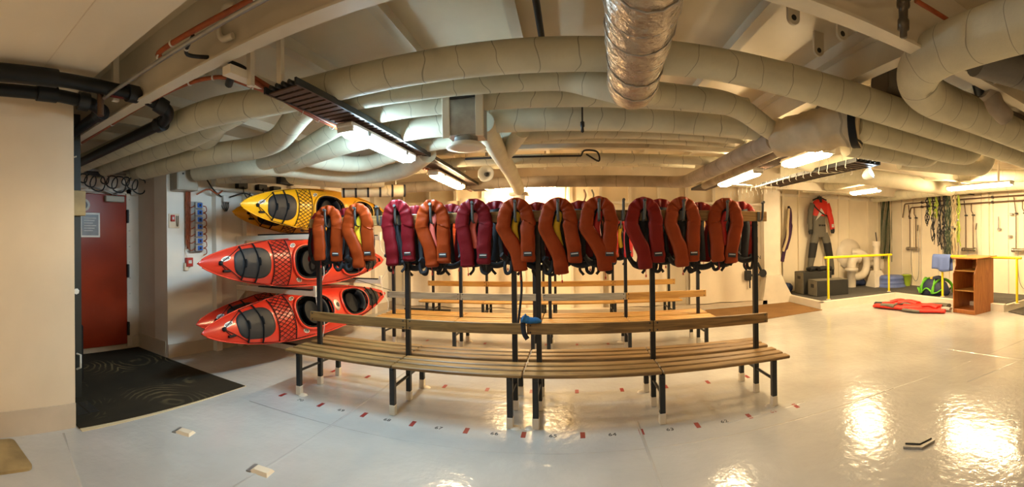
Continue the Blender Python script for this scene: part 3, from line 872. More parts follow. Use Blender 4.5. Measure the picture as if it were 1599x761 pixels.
tag(st_, 'long black webbing strap hanging beside the front centre post', 'strap')
# ------------------------------------------------------------------ kayaks
KL = 4.95


def kw(t):
    return 0.375 * (1 - abs(t) ** 2.0) ** 0.74 + 0.001


def ksheer(t):
    return 0.02 + 0.07 * abs(t) ** 4


def kcrown(t):
    return 0.10 * (1 - t * t) + 0.018 * (1 - abs(t) ** 8)


def kdeck(x, y):
    t = max(-0.999, min(0.999, y / (KL / 2)))
    w = kw(t)
    q = min(1.0, abs(x) / w)
    return ksheer(t) + kcrown(t) * (1 - q ** 2.2)


COCK = ((-0.195, 0.475, 0.255), (1.10, 0.45, 0.235))   # centre y, half length, half width


def in_cock(x, y, g=1.0):
    for cy, a, b in COCK:
        if abs((y - cy) / (a * g)) ** 2.4 + abs(x / (b * g)) ** 2.4 < 1:
            return True
    return False


def kayak_parts(hull_mat, coam_mat):
    parts = []
    NS, ND, NH = 120, 24, 14
    vs, fs, keep = [], [], []
    for i in range(NS + 1):
        t = -1 + 2 * i / NS
        t = math.copysign(1 - (1 - abs(t)) ** 1.0, t)
        tt = max(-0.9995, min(0.9995, t)); y = tt * KL / 2; w = kw(tt); sh = ksheer(tt)
        for k in range(ND + 1):
            x = -w + 2 * w * k / ND
            vs.append((x, y, kdeck(x, y)))
        dep = 0.25 * (1 - abs(tt) ** 3.2) + 0.02
        for k in range(1, NH):
            x = w - 2 * w * k / NH
            q = abs(x) / w
            vs.append((x, y, sh - dep * (1 - q ** 2.6)))
    n = ND + NH
    for i in range(NS):
        for k in range(n):
            k2 = (k + 1) % n
            f = (i * n + k, i * n + k2, (i + 1) * n + k2, (i + 1) * n + k)
            if k < ND:
                cx = sum(vs[j][0] for j in f) / 4; cy = sum(vs[j][1] for j in f) / 4
                if in_cock(cx, cy, 0.97):
                    continue
            fs.append(f)
    fs.append(tuple(reversed(range(n)))); fs.append(tuple(NS * n + k for k in range(n)))
    parts.append(('hull', MB().add(vs, fs, True).mesh('hull', hull_mat), None))
    # gunwale line
    for s in (-1, 1):
        pts = [(s * (kw(t) + 0.002), t * KL / 2, ksheer(t)) for t in [-0.97 + 1.94 * i / 60 for i in range(61)]]
        parts.append(('gunwale', MB().tube(pts, 0.008, 6).mesh('gunwale', coam_mat), None))

    def ring(cy, a, b, off, g=1.0):
        out = []
        for k in range(40):
            an = 2 * math.pi * k / 40
            c, s_ = math.cos(an), math.sin(an)
            y = cy + a * g * math.copysign(abs(c) ** (2 / 2.4), c); x = b * g * math.copysign(abs(s_) ** (2 / 2.4), s_)
            out.append(Vector((x, y, kdeck(x, y) + off)))
        return out
    for cy, a, b in COCK:
        rg = ring(cy, a, b, 0.018); rg.append(rg[0]); rg.append(rg[1])
        o1 = ring(cy, a, b, 0.012, 1.07); o1.append(o1[0]); o1.append(o1[1])
        mb = MB().tube(o1, 0.022, 8, cap=False)
        parts.append(('coaming', mb.mesh('coaming', coam_mat), None))
        parts.append(('coaming_rim', MB().tube(rg, 0.014, 8, cap=False).mesh('coaming_rim', 'rubber'), None))
        vv, ff = [], []
        for (g, dz) in ((1.0, 0.0), (0.99, -0.08), (0.94, -0.17), (0.7, -0.23), (0.02, -0.24)):
            r_ = ring(cy, a, b, 0, g)
            for p in r_:
                vv.append((p.x, p.y, (p.z if dz == 0 else 0.10 + dz)))
        for i in range(4):
            for k in range(40):
                k2 = (k + 1) % 40
                ff.append((i * 40 + k, i * 40 + k2, (i + 1) * 40 + k2, (i + 1) * 40 + k))
        parts.append(('cockpit_well', MB().add(vv, ff, True).mesh('cockpit_well', 'cockpit_dark'), None))
        # seat and backrest
        parts.append(('seat', MB().lathe([(0.0, -0.10), (0.17, -0.09), (0.2, -0.04), (0.19, -0.02)], 20, 0, cy + a * 0.25).mesh('seat', 'rubber'), None))
        pts = catmull([(-0.17, cy + a * 0.62, 0.03), (-0.1, cy + a * 0.72, 0.07), (0, cy + a * 0.76, 0.08), (0.1, cy + a * 0.72, 0.07), (0.17, cy + a * 0.62, 0.03)], 5)
        parts.append(('backrest', MB().tube(pts, 0.07, 8, flat=0.03, up=(0, 1, 0.2)).mesh('backrest', 'hatch'), None))

    def patch(cy, a, wf, wb_, off, name, mat, pw=3.0):
        """raised deck cover: superellipse, half width wf at the bow end and wb_ at the other"""
        vv, ff = [], []
        N, RINGS = 36, (0.0, 0.5, 0.9, 1.0, 1.02)
        for j, g in enumerate(RINGS):
            for k in range(N):
                an = 2 * math.pi * k / N
                c, s_ = math.cos(an), math.sin(an)
                yy = math.copysign(abs(c) ** (2 / pw), c); xx = math.copysign(abs(s_) ** (2 / pw), s_)
                hw = wf + (wb_ - wf) * (yy + 1) / 2
                x, y = hw * xx * g, cy + a * yy * g
                vv.append((x, y, kdeck(x, y) + (off if j < 3 else off * 0.7 if j == 3 else -0.004)))
        for j in range(len(RINGS) - 1):
            for k in range(N):
                k2 = (k + 1) % N
                ff.append((j * N + k, j * N + k2, (j + 1) * N + k2, (j + 1) * N + k))
        parts.append((name, MB().add(vv, ff, True).mesh(name, mat), None))
    patch(-1.535, 0.345, 0.17, 0.235, 0.014, 'front_hatch', 'hatch')
    patch(1.83, 0.25, 0.19, 0.13, 0.014, 'rear_hatch', 'hatch')
    patch(0.445, 0.085, 0.10, 0.10, 0.008, 'logo_plate', 'galv', 2.0)
    patch(0.46, 0.05, 0.03, 0.055, 0.010, 'logo_mark', 'ink', 2.0)

    def over(pts, r=0.006, off=0.018, n=6):
        out = []
        for (x0, y0), (x1, y1) in zip(pts, pts[1:]):
            m = max(2, int(math.hypot(x1 - x0, y1 - y0) / 0.04))
            for i in range(m):
                x = x0 + (x1 - x0) * i / m; y = y0 + (y1 - y0) * i / m
                out.append((x, y, kdeck(x, y) + off))
        x, y = pts[-1]; out.append((x, y, kdeck(x, y) + off))
        return out
    for (yy, sk) in ((-1.72, 0.02), (-1.45, 0.02), (1.72, -0.01), (1.93, -0.01)):
        w = kw(yy / (KL / 2)) * 0.97
        parts.append(('hatch_strap', MB().tube(over([(-w, yy - sk), (0, yy + sk), (w, yy - sk)], off=0.02), 0.012, 6).mesh('hatch_strap', 'rubber'), None))
    for (yy, xx) in ((-1.70, 0.0), (-1.43, -0.02), (1.73, 0.0)):
        parts.append(('cam_buckle', MB().tube(over([(xx - 0.05, yy), (xx, yy + 0.01), (xx + 0.06, yy)], off=0.034), 0.017, 6).mesh('cam_buckle', 'rubber'), None))
    # deck net
    mb = MB()
    y0, y1 = -1.13, -0.76
    for k in range(-7, 8):
        for d in (1, -1):
            pts = []
            for i in range(13):
                y = y0 + (y1 - y0) * i / 12
                w = kw(y / (KL / 2)) * 0.96
                u = k / 5 + d * (i / 12) * 0.55 - d * 0.275
                if abs(u) <= 1:
                    pts.append((u * w, y, kdeck(u * w, y) + 0.012))
            if len(pts) > 2:
                mb.tube(pts, 0.0048, 4, cap=False)
    for y in (y0, y1):
        w = kw(y / (KL / 2)) * 0.97
        mb.tube(over([(-w, y), (w, y)], off=0.012), 0.007, 5)
    parts.append(('deck_net', mb.mesh('deck_net', 'rubber'), None))
    # deck lines from the bow fitting and the toggles
    for s in (-1, 1):
        parts.append(('deck_line', MB().tube(over([(0, -2.12), (s * 0.23, -1.70), (s * 0.33, -1.1), (s * 0.35, -0.3)], off=0.010), 0.005, 5).mesh('deck_line', 'rubber'), None))
        parts.append(('deck_line', MB().tube(over([(s * 0.34, 0.6), (s * 0.25, 1.6), (0, 2.25)], off=0.010), 0.005, 5).mesh('deck_line', 'rubber'), None))
    parts.append(('bow_fitting', MB().lathe([(0.03, 0.0), (0.028, 0.03), (0, 0.035)], 12, 0, -2.12).mesh('bow_fitting', 'rubber'), (0, 0, kdeck(0, -2.12) - 0.005)))
    parts.append(('toggle', MB().tube([(0.10, -2.08, 0), (0.10, -1.96, 0)], 0.016, 8).tube([(0.02, -2.1, 0), (0.10, -2.02, 0)], 0.005, 5).mesh('toggle', 'rubber'), (0, 0, kdeck(0.10, -2.02) + 0.018)))
    parts.append(('stern_fitting', MB().tube([(-0.03, 2.2, 0), (0.03, 2.24, 0)], 0.018, 8).mesh('stern_fitting', 'rubber'), (0, 0, kdeck(0, 2.22) + 0.01)))
    # stickers
    for (x, y, a) in ((-0.255, -0.62, 0.3), (0.27, -0.52, -0.3)):
        vv, ff = [], []
        for g in (0.02, 1.0):
            for k in range(20):
                an = 2 * math.pi * k / 20
                px_, py_ = 0.03 * g * math.sin(an), 0.075 * g * math.cos(an)
                X = x + px_ * math.cos(a) - py_ * math.sin(a); Y = y + px_ * math.sin(a) + py_ * math.cos(a)
                vv.append((X, Y, kdeck(X, Y) + 0.004))
        ff = [(k, (k + 1) % 20, 20 + (k + 1) % 20, 20 + k) for k in range(20)]
        parts.append(('sticker', MB().add(vv, ff).mesh('sticker', 'paper'), None))
        for j in (-1, 0, 1):
            pts = []
            for (px_, py_) in ((-0.018, j * 0.035 - 0.012), (0.0, j * 0.035 + 0.01), (0.018, j * 0.035 - 0.012)):
                X = x + px_ * math.cos(a) - py_ * math.sin(a); Y = y + px_ * math.sin(a) + py_ * math.cos(a)
                pts.append((X, Y, kdeck(X, Y) + 0.005))
            parts.append(('sticker_chevron', MB().tube(pts, 0.008, 4).mesh('sticker_chevron', 'ink'), None))
    x, y = -0.055, -2.02
    vv = []
    for g in (0.02, 1.0):
        for k in range(20):
            an = 2 * math.pi * k / 20
            X = x + 0.032 * g * math.sin(an) - 0.02 * g * math.cos(an); Y = y + 0.085 * g * math.cos(an)
            vv.append((X, Y, kdeck(X, Y) + 0.004))
    parts.append(('bow_sticker', MB().add(vv, ff).mesh('bow_sticker', 'paper'), None))
    for j in range(5):
        X = x - 0.02 * (j - 2) * 0.22; Y = y + (j - 2) * 0.024
        parts.append(('bow_lettering', MB().tube([(X - 0.013, Y, kdeck(X - .013, Y) + 0.004), (X + 0.013, Y + 0.004, kdeck(X + .013, Y) + 0.004)], 0.007, 4).mesh('bow_lettering', 'ink'), None))
    return parts


def place_kayak(parts, label, cx, cy, cz, tilt, scale=1.0, yawz=0.0, pitch=0.0):
    t = thing('tandem_kayak', label, 'kayak', (cx, cy, cz), 0, 'kayaks on the wall rack')
    c, s = math.cos(tilt), math.sin(tilt)
    m = Matrix(((s, 0, c), (0, 1, 0), (-c, 0, s)))
    m = Matrix.Rotation(yawz, 3, 'Z') @ Matrix.Rotation(pitch, 3, 'X') @ m
    t.matrix_world = Matrix.Translation((cx, cy, cz)) @ m.to_4x4() @ Matrix.Scale(scale, 4)
    for (nm, me, loc) in parts:
        inst(me, nm, t, loc)
    return t


red_k = kayak_parts('kayak_red', 'coaming_red')
yel_k = kayak_parts('kayak_yellow', 'coaming_yellow')
place_kayak(red_k, 'red two-seat kayak on the lowest rack, nearer one with its deck facing out', -3.93, 5.64, 0.62, R(24))
place_kayak(red_k, 'red two-seat kayak tucked behind the lowest one against the wall', -4.5, 6.02, 0.60, R(28))
place_kayak(red_k, 'red two-seat kayak on the middle rack with its deck facing out', -3.95, 5.60, 1.42, R(6), pitch=-0.025)
place_kayak(yel_k, 'yellow two-seat kayak on the top rack with its deck facing out', -4.02, 6.22, 2.30, R(-4), 0.93, pitch=0.018)
place_kayak(yel_k, 'yellow two-seat kayak behind the top one, only its bow showing', -4.58, 6.62, 2.23, R(-14), 0.93)

# rack: uprights on the hull side and arms under the kayaks
for (y, nm) in ((5.0, 'near'), (7.15, 'far')):
    t = thing('kayak_rack', 'white steel rack frame carrying the %s of the kayaks' % ('bow halves' if nm == 'near' else 'stern halves'), 'rack', (-5.1, y, 0))
    wx = 0.0 if nm == 'near' else 0.2
    MB().bbox(wx + 0.0, wx + 0.11, 0.12, 0.24, 0, 3.3, 0.008).build('upright', 'white_steel', t)
    for z in (0.16, 1.0, 1.83):
        a = MB().bbox(wx, 1.62, -0.03, 0.03, z - 0.05, z + 0.03, 0.006).build('arm', 'white_steel', t)
        MB().bbox(0.5, 1.55, -0.032, 0.032, z + 0.03, z + 0.05, 0.006).build('rubber_pad', 'rubber', a)
        MB().bbox(1.585, 1.63, -0.034, 0.034, z - 0.055, z + 0.10, 0.006).build('end_stop', 'white_steel', a)
        MB().prism([(wx, -0.05), (wx + 0.2, -0.05), (wx, -0.25)], -0.012, 0.012, Matrix(((1, 0, 0, 0), (0, 0, 1, 0), (0, 1, 0, z), (0, 0, 0, 1)))).build('gusset', 'white_steel', a)
    cd = MB().tube(catmull([(1.62, -0.05, 1.86), (1.66, -0.06, 1.6), (1.76, -0.04, 1.45), (1.78, -0.04, 1.25), (1.66, -0.06, 1.02), (1.7, -0.06, 0.75), (1.78, -0.04, 0.62), (1.76, -0.05, 0.4), (1.70, -0.1, 0.2)], 5), 0.006, 5).build('tie_rope', 'rope_white', t)
ln = MB().tube([(-3.7, 6.3, 1.13), (-3.72, 8.1, 0.72)], 0.006, 5).build('tie_line', 'cable_black')
tag(ln, 'thin black line running down to the lowest kayak stern', 'line')

# ------------------------------------------------------------------ electrics on the hull side
WD = Vector((0.63, 6.545, 0)).normalized(); WN = Vector((WD.y, -WD.x, 0))


def wpt(y, z, off=0.0):
    p = Vector((-5.25, 3.655, 0)) + WD * ((y - 3.655) / WD.y) + WN * off
    return Vector((p.x, p.y, z))


WR = math.atan2(WD.y, WD.x)
t = thing('control_box', 'grey steel control box on the wall above the sockets', 'electrical box', wpt(3.9, 2.55), WR)
MB().bbox(-0.19, 0.19, -0.22, 0, 0, 0.40, 0.01).build('case', 'grey_box', t)
MB().bbox(-0.175, 0.175, -0.228, -0.22, 0.02, 0.38, 0.004).build('lid', 'grey_box', t)
MB().lathe([(0.014, 0), (0.014, 0.01)], 10, mat=Matrix.Translation((-0.09, -0.228, 0.24)) @ Matrix.Rotation(R(90), 4, 'X')).build('lock', 'ink', t)
t = thing('socket_panel', 'panel of seven blue charging sockets fed by orange cables', 'socket panel', wpt(4.17, 1.60), WR)
MB().bbox(-0.13, 0.10, -0.05, 0, 0, 0.80, 0.006).build('back_plate', 'galv', t)
so_ = MB().bbox(-0.05, 0.09, -0.10, -0.05, 0.008, 0.104, 0.008).mesh('socket', 'socket_grey')
sb_ = MB().bbox(-0.025, 0.065, -0.115, -0.10, 0.02, 0.092, 0.006).mesh('socket_cover', 'socket_blue')
sh_ = MB().lathe([(0.018, 0), (0.016, 0.012), (0, 0.012)], 10, mat=Matrix.Translation((0.02, -0.115, 0.056)) @ Matrix.Rotation(R(90), 4, 'X')).mesh('socket_plug', 'ink')
for i in range(7):
    s_ = inst(so_, 'socket', t, (0, 0, 0.012 + i * 0.112))
    c_ = inst(sb_, 'socket_cover', s_)
    inst(sh_, 'socket_plug', s_)
    z = 0.012 + i * 0.112 + 0.05
    MB().tube(catmull([(0.09, -0.075, 0.05), (0.15, -0.08, 0.04), (0.16, -0.08, -0.03), (0.10, -0.08, -0.06)], 5), 0.009, 6).build('lead_loop', 'cable_orange', s_)
    MB().tube(catmull([(-0.05, -0.07, 0.05), (-0.13, -0.07, 0.02), (-0.19, -0.05, 0.10), (-0.20, -0.04, 0.25)], 5), 0.008, 6).build('lead', 'cable_orange', s_)
for k in range(6):
    p = [wpt(3.985 + k * 0.013, z, 0.03 + 0.015 * (k % 2)) for z in (2.56, 2.3, 1.9)] + [wpt(3.99 + k * 0.016, 1.66, 0.03)]
    o = MB().tube(catmull(p, 4), 0.010, 6).build('supply_cable', 'cable_orange')
    o.parent = t; o.matrix_parent_inverse = (Matrix.Translation(t.location) @ Matrix.Rotation(WR, 4, 'Z')).inverted()
t = thing('call_point', 'small cream call point plate with red square by the corner', 'call point', wpt(3.78, 1.98), WR)
MB().bbox(-0.10, 0.09, -0.015, 0, 0, 0.22, 0.004).build('plate', 'wall_cream', t)
MB().bbox(-0.07, 0.0, -0.04, -0.015, 0.10, 0.20, 0.006).build('red_frame', 'red_small', t)
MB().bbox(-0.05, -0.02, -0.045, -0.04, 0.13, 0.17, 0.003).build('white_button', 'paper', t)
MB().tube(catmull([(0.03, -0.03, 0.19), (0.035, -0.03, 0.05), (0.055, -0.03, 0.04), (0.06, -0.03, 0.19)], 5), 0.005, 5).build('key_wire', 'cable_black', t)
t = thing('alarm_box', 'small red alarm box on the wall below the sockets', 'alarm', wpt(4.0, 1.38), WR)
MB().bbox(-0.03, 0.09, -0.06, 0, 0.0, 0.14, 0.006).build('box', 'red_small', t)
MB().bbox(0.0, 0.06, -0.066, -0.06, 0.05, 0.10, 0.003).build('white_label', 'paper', t)
MB().bbox(-0.06, 0.02, -0.04, 0, -0.06, 0.06, 0.006).build('base_bracket', 'wall_cream', t)
MB().tube(catmull([(0.0, -0.03, 0.14), (-0.03, -0.03, 0.25), (0.0, -0.03, 0.4)], 4), 0.007, 5).build('feed_cable', 'white_plastic', t)
t = thing('junction_box', 'white junction box with black cables dangling below ducts', 'junction box', wpt(4.72, 2.42), WR)
MB().bbox(-0.07, 0.07, -0.12, -0.03, 0, 0.11, 0.008).build('box', 'white_plastic', t)
for k in range(4):
    MB().tube(catmull([(-0.05 + 0.033 * k, -0.075, 0.0), (-0.03 + 0.02 * k, -0.08, -0.09), (-0.01 + 0.01 * k, -0.08, -0.15), (-0.09 + 0.05 * k, -0.08, -0.06), (-0.11 + 0.06 * k, -0.05, 0.08)], 5), 0.007, 5).build('cable', 'cable_black', t)
for k, (y, z, y2, z2) in enumerate(((3.95, 2.93, 4.6, 2.5), (4.1, 2.5, 4.65, 2.62), (4.75, 2.5, 5.6, 2.58))):
    o = MB().tube(catmull([wpt(y, z, 0.15), wpt((y * 2 + y2) / 3, (z * 2 + z2) / 3 + 0.05, 0.2), wpt((y + 2 * y2) / 3, (z + z2 * 2) / 3 - 0.05, 0.2), wpt(y2, z2, 0.12)], 6), 0.012, 6).build('wall_cable', ['cable_black', 'cable_orange', 'cable_black'][k])
    tag(o, ['black cable running from the control box to the junction box', 'orange cable arching from the control box', 'black cable running from junction box towards the kayaks'][k], 'cable')
t = thing('ballast_tray', 'perforated white cable tray with ballast boxes above the kayak bows', 'cable tray', wpt(4.4, 2.60), WR)
MB().box(0, 1.6, -0.16, -0.02, 0, 0.012).build('tray_floor', 'white_steel', t)
for y in (-0.16, -0.025):
    MB().box(0, 1.6, y, y + 0.006, 0, 0.05).build('tray_side', 'white_steel', t)
for i, x in enumerate((0.55, 1.0, 1.35)):
    MB().bbox(x, x + 0.2, -0.15, -0.04, 0.07, 0.17, 0.006).build('ballast_box', 'steel_dark', t)
    MB().tube(catmull([(x + 0.1, -0.15, 0.1), (x + 0.05, -0.22, -0.02), (x + 0.15, -0.2, -0.1), (x + 0.25, -0.15, 0.0)], 5), 0.009, 6).build('cable', 'cable_black', t)
# lamp bracket over the yellow bow
t = thing('clamp_lamp', 'small black clamp fitting above the yellow kayak deck', 'clamp', (-4.0, 4.95, 2.62))
MB().bbox(-0.05, 0.05, -0.16, 0.16, 0, 0.10, 0.008).build('clamp_body', 'steel_dark', t)
MB().tube([(0, 0, 0.1), (0, 0, 0.3)], 0.02, 8).build('clamp_stem', 'galv', t)
MB().box(-0.04, 0.04, -0.25, 0.25, 0.1, 0.112).build('clamp_bar', 'steel_dark', t)

# loops of black cable over the alcove door
t = thing('cable_tray_alcove', 'cable tray with coils of black cable above the red door', 'cable tray', (-6.0, 2.3, 2.86))
MB().box(0, 0.06, 0, 1.35, 0.0, 0.03).box(0.18, 0.2, 0, 1.35, 0.0, 0.03).build('tray_rail', 'galv', t)
for i in range(9):
    y = 0.25 + i * 0.125; r_ = 0.07 + 0.03 * ((i * 7) % 3)
    pts = [(0.12 + 0.02 * math.sin(k), y + r_ * math.sin(k * math.pi / 8), -0.04 - r_ + r_ * math.cos(k * math.pi / 8)) for k in range(17)]
    MB().tube(pts, 0.011, 6, cap=False).build('cable_coil', 'cable_black', t)
for k in range(4):
    MB().tube(catmull([(0.1 + 0.02 * k, 0.0, 0.04 + 0.01 * k), (0.13, 0.5, 0.03 - 0.03 * k), (0.1, 0.9, 0.05), (0.12, 1.33, 0.0 - 0.02 * k)], 6), 0.016, 6).build('cable_run', 'cable_black', t)
# ------------------------------------------------------------------ ducts and pipes overhead
def duct(label, pts, r, mat='wrap', n=20, rad=0.3, name='insulated_duct', cat='duct', group='lagged ducts under the deckhead', r1=None):
    V = [Vector(p[:3]) for p in pts]
    P = dense(fillet(V, rad, 8), 0.3)
    if len(pts[0]) == 4:
        cum = [0.0]
        for p, q in zip(V, V[1:]):
            cum.append(cum[-1] + (q - p).length)
        tot = sum((q - p).length for p, q in zip(P, P[1:]))
        s, rr = 0.0, []
        for i, p in enumerate(P):
            if i:
                s += (p - P[i - 1]).length
            x = s / tot * cum[-1]
            for k in range(len(cum) - 1):
                if x <= cum[k + 1] + 1e-6:
                    f = (x - cum[k]) / max(1e-6, cum[k + 1] - cum[k])
                    rr.append(pts[k][3] * (1 - f) + pts[k + 1][3] * f); break
            else:
                rr.append(pts[-1][3])
    else:
        rr = lin(r, r1, len(P)) if r1 else r
    o = MB().tube(P, rr, n).build(name, mat)
    return tag(o, label, cat, group)


duct('long lagged duct nearest the camera crossing the whole deckhead', [(-6.0, 2.47, 2.95, .13), (-2.9, 2.54, 2.94, .13), (-2.25, 2.79, 2.95, .125), (-1.2, 2.79, 2.95, .11), (1.0, 2.79, 2.95, .11), (2.3, 2.88, 2.93, .14), (3.4, 2.93, 2.92, .15), (7.0, 3.05, 2.92, .15)], 0.108)
duct('second lagged duct running into the foil wrapped one', [(-2.3, 3.12, 2.92), (0.03, 3.15, 2.92), (0.42, 2.95, 2.76)], 0.062, r1=0.10, rad=0.12)
duct('lagged duct leaving the foil duct and dropping to the canvas valve', [(0.42, 2.98, 2.78), (0.75, 3.42, 2.92), (1.42, 3.45, 2.92), (2.02, 3.85, 2.82), (2.2, 3.88, 2.77)], 0.098, rad=0.25)
duct('third lagged duct which bends down past the first lamp', [(1.6, 3.56, 2.93), (-1.75, 3.48, 2.92), (-2.15, 3.63, 2.92), (-3.43, 4.17, 2.80), (-4.6, 4.24, 2.80)], 0.088)
duct('thick lagged duct behind the square vent box', [(2.2, 4.2, 2.92), (-1.65, 4.12, 2.92), (-2.3, 4.08, 2.86), (-3.5, 4.36, 2.78), (-4.7, 4.5, 2.8)], 0.115)
duct('lagged duct curving under the bluish lamp', [(2.2, 4.72, 2.94), (0.0, 4.76, 2.94), (-1.75, 4.86, 2.92), (-2.15, 4.9, 2.86), (-2.75, 5.15, 2.8), (-3.05, 4.7, 2.8), (-3.2, 4.2, 2.84)], 0.06, r1=0.12)
duct('thin pale pipe between the two deckhead beams', [(2.1, 5.1, 2.95), (-1.5, 5.12, 2.95)], 0.045)
duct('pale pipe behind the second beam', [(2.3, 6.0, 2.90), (-2.6, 6.0, 2.90)], 0.07)
duct('wavy lagged duct sagging above the yellow kayak', [(-1.75, 4.95, 2.84), (-2.35, 5.62, 2.75), (-3.1, 5.65, 2.74), (-3.45, 5.05, 2.76), (-3.62, 4.5, 2.77), (-3.95, 4.1, 2.78), (-4.9, 3.95, 2.8)], 0.125, 'wrap_dense', rad=0.45)
duct('lagged duct with an elbow rising beside the cable tray', [(-1.95, 2.95, 3.0), (-2.3, 3.08, 2.93), (-3.0, 3.55, 2.80), (-3.75, 3.29, 2.80), (-5.2, 3.2, 2.80)], 0.125, rad=0.4)
duct('lagged duct over the carpet entering the alcove second from camera', [(-2.75, 2.9, 3.05), (-3.15, 2.86, 2.97), (-3.8, 2.98, 2.94), (-6.05, 2.9, 2.92)], 0.125)
duct('lagged duct over the carpet farthest into the alcove', [(-3.2, 2.95, 3.08), (-3.75, 3.2, 2.95), (-4.5, 3.42, 2.93), (-6.05, 3.46, 2.92)], 0.13)
duct('dark shaded duct low above the kayak wall', [(-4.9, 4.4, 2.80), (-4.1, 4.85, 2.76), (-3.5, 5.75, 2.72), (-2.9, 6.1, 2.74)], 0.12)
duct('grey lagged duct along the far deckhead', [(-4.4, 7.3, 3.1), (2.2, 7.2, 3.1)], 0.10)
duct('canvas covered duct crossing in front of the far wall', [(-3.4, 7.85, 2.84), (1.7, 7.8, 2.83), (2.05, 7.35, 2.76), (2.08, 5.7, 2.75), (2.1, 3.95, 2.76)], 0.108, 'canvas', rad=0.3)
duct('slimmer canvas duct beside the right hand lamps', [(2.42, 7.3, 2.70), (2.36, 5.6, 2.70), (2.32, 4.1, 2.72)], 0.062, 'canvas')
duct('lagged duct leaving the canvas valve towards the right', [(2.55, 3.18, 2.79), (4.2, 3.36, 2.80), (4.75, 3.34, 2.83), (4.95, 3.34, 3.2)], 0.13, rad=0.22)
duct('lower lagged duct under the one leaving the valve', [(2.75, 3.55, 2.70), (3.8, 3.55, 2.70), (4.15, 3.55, 2.74), (4.3, 3.55, 3.1)], 0.115, rad=0.22)
duct('thick lagged elbow duct at the upper right corner', [(2.26, -1.2, 3.02), (2.26, 2.05, 3.0), (2.55, 2.34, 2.90), (7.5, 2.36, 2.90)], 0.168, rad=0.36, n=28)
duct('warm lit duct near the right spot lamp', [(3.9, 7.1, 3.0), (5.2, 6.35, 2.96), (6.9, 6.5, 2.96), (8.6, 6.75, 2.98)], 0.18, 'wrap_dense', rad=0.5)
duct('duct stub ending above the right lamp', [(5.0, 5.0, 3.0), (6.2, 4.5, 2.98), (6.6, 4.33, 3.0), (6.7, 4.3, 3.35)], 0.14, 'wrap_dense', rad=0.25)
duct('brightly lit elbow duct hanging behind the canvas valve', [(2.9, 5.3, 2.95), (3.02, 4.92, 2.78), (3.5, 5.0, 2.76), (3.62, 4.4, 2.78), (3.7, 4.0, 3.0)], 0.125, rad=0.3)
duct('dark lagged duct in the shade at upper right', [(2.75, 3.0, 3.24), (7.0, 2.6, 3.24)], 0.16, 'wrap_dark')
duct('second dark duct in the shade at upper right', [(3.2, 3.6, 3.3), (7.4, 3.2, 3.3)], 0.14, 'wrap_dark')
duct('far right duct above the showers', [(6.5, 9.2, 3.12), (6.6, 7.2, 3.16), (8.8, 4.5, 3.16)], 0.14, rad=0.5)
duct('pale duct running along the right wall head', [(9.2, 10.4, 3.05), (9.2, 3.0, 3.05)], 0.15)
duct('pale duct along the far right bulkhead', [(5.9, 9.6, 3.1), (9.0, 9.6, 3.1)], 0.13)
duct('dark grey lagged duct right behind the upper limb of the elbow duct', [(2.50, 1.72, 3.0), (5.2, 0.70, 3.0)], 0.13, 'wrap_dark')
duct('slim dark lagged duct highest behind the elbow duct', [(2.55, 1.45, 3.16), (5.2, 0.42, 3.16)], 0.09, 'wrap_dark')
# foil wrapped duct
P = dense(fillet([Vector(p) for p in [(0.08, -2.4, 2.66), (0.24, 1.1, 2.66), (0.39, 2.56, 2.655), (0.46, 3.05, 2.86)]], 0.3, 10), 0.1)
rr = [0.153 * (1 + 0.025 * math.sin(i * 1.9) + 0.02 * math.sin(i * 0.7 + 1)) for i in range(len(P))]
o = MB().tube(P, rr, 28).build('foil_duct', 'foil'); tag(o, 'crinkled foil wrapped duct running overhead towards the camera', 'duct')
for i in range(9):
    y = 0.85 + i * 0.19
    x = 0.24 + (y - 1.1) * 0.103
    an = [2 * math.pi * k / 16 for k in range(17)]
    MB().tube([(x + 0.156 * math.cos(a), y + 0.03 * math.sin(a + i), 2.658 + 0.156 * math.sin(a)) for a in an], 0.004, 5, cap=False).build('wrap_wire', 'galv', o)

# canvas-bagged valve
t = thing('canvas_valve', 'lumpy canvas bag wrapped round a valve with dark strap', 'valve cover', (2.36, 3.45, 2.78))
pts = catmull([(-0.26, 0.42, -0.02), (-0.2, 0.30, -0.01), (-0.06, 0.06, 0.0), (0.08, -0.16, 0.02), (0.22, -0.34, 0.02)], 5)
rr = [0.09, 0.13, 0.16, 0.175, 0.18, 0.188, 0.19, 0.20, 0.195, 0.205, 0.21, 0.20, 0.21, 0.205, 0.21, 0.20, 0.195, 0.19, 0.18, 0.17, 0.15]
mb = MB().tube(dense([Vector(p) for p in pts], 0.02), 0.2, 26)
NP = len(mb.v) // 26
mb.v = [tuple(Vector(q) + Vector((noise.noise(Vector(q) * 7), noise.noise(Vector(q) * 7 + Vector((9, 0, 0))), noise.noise(Vector(q) * 6 + Vector((0, 5, 0))))) * 0.04 + Vector((0, 0, 0.014 * noise.noise(Vector(q) * 22)))) for q in mb.v]
mb.build('canvas_bag', 'canvas_pale', t)
MB().tube([(0.17, -0.28, 0.02), (0.215, -0.335, 0.02)], 0.222, 20).build('end_strap', 'rubber', t)
MB().tube([(0.05, 0.1, 0.15), (0.3, 0.4, 0.35)], 0.09, 12).build('valve_stem_lagging', 'wrap_dark', t)

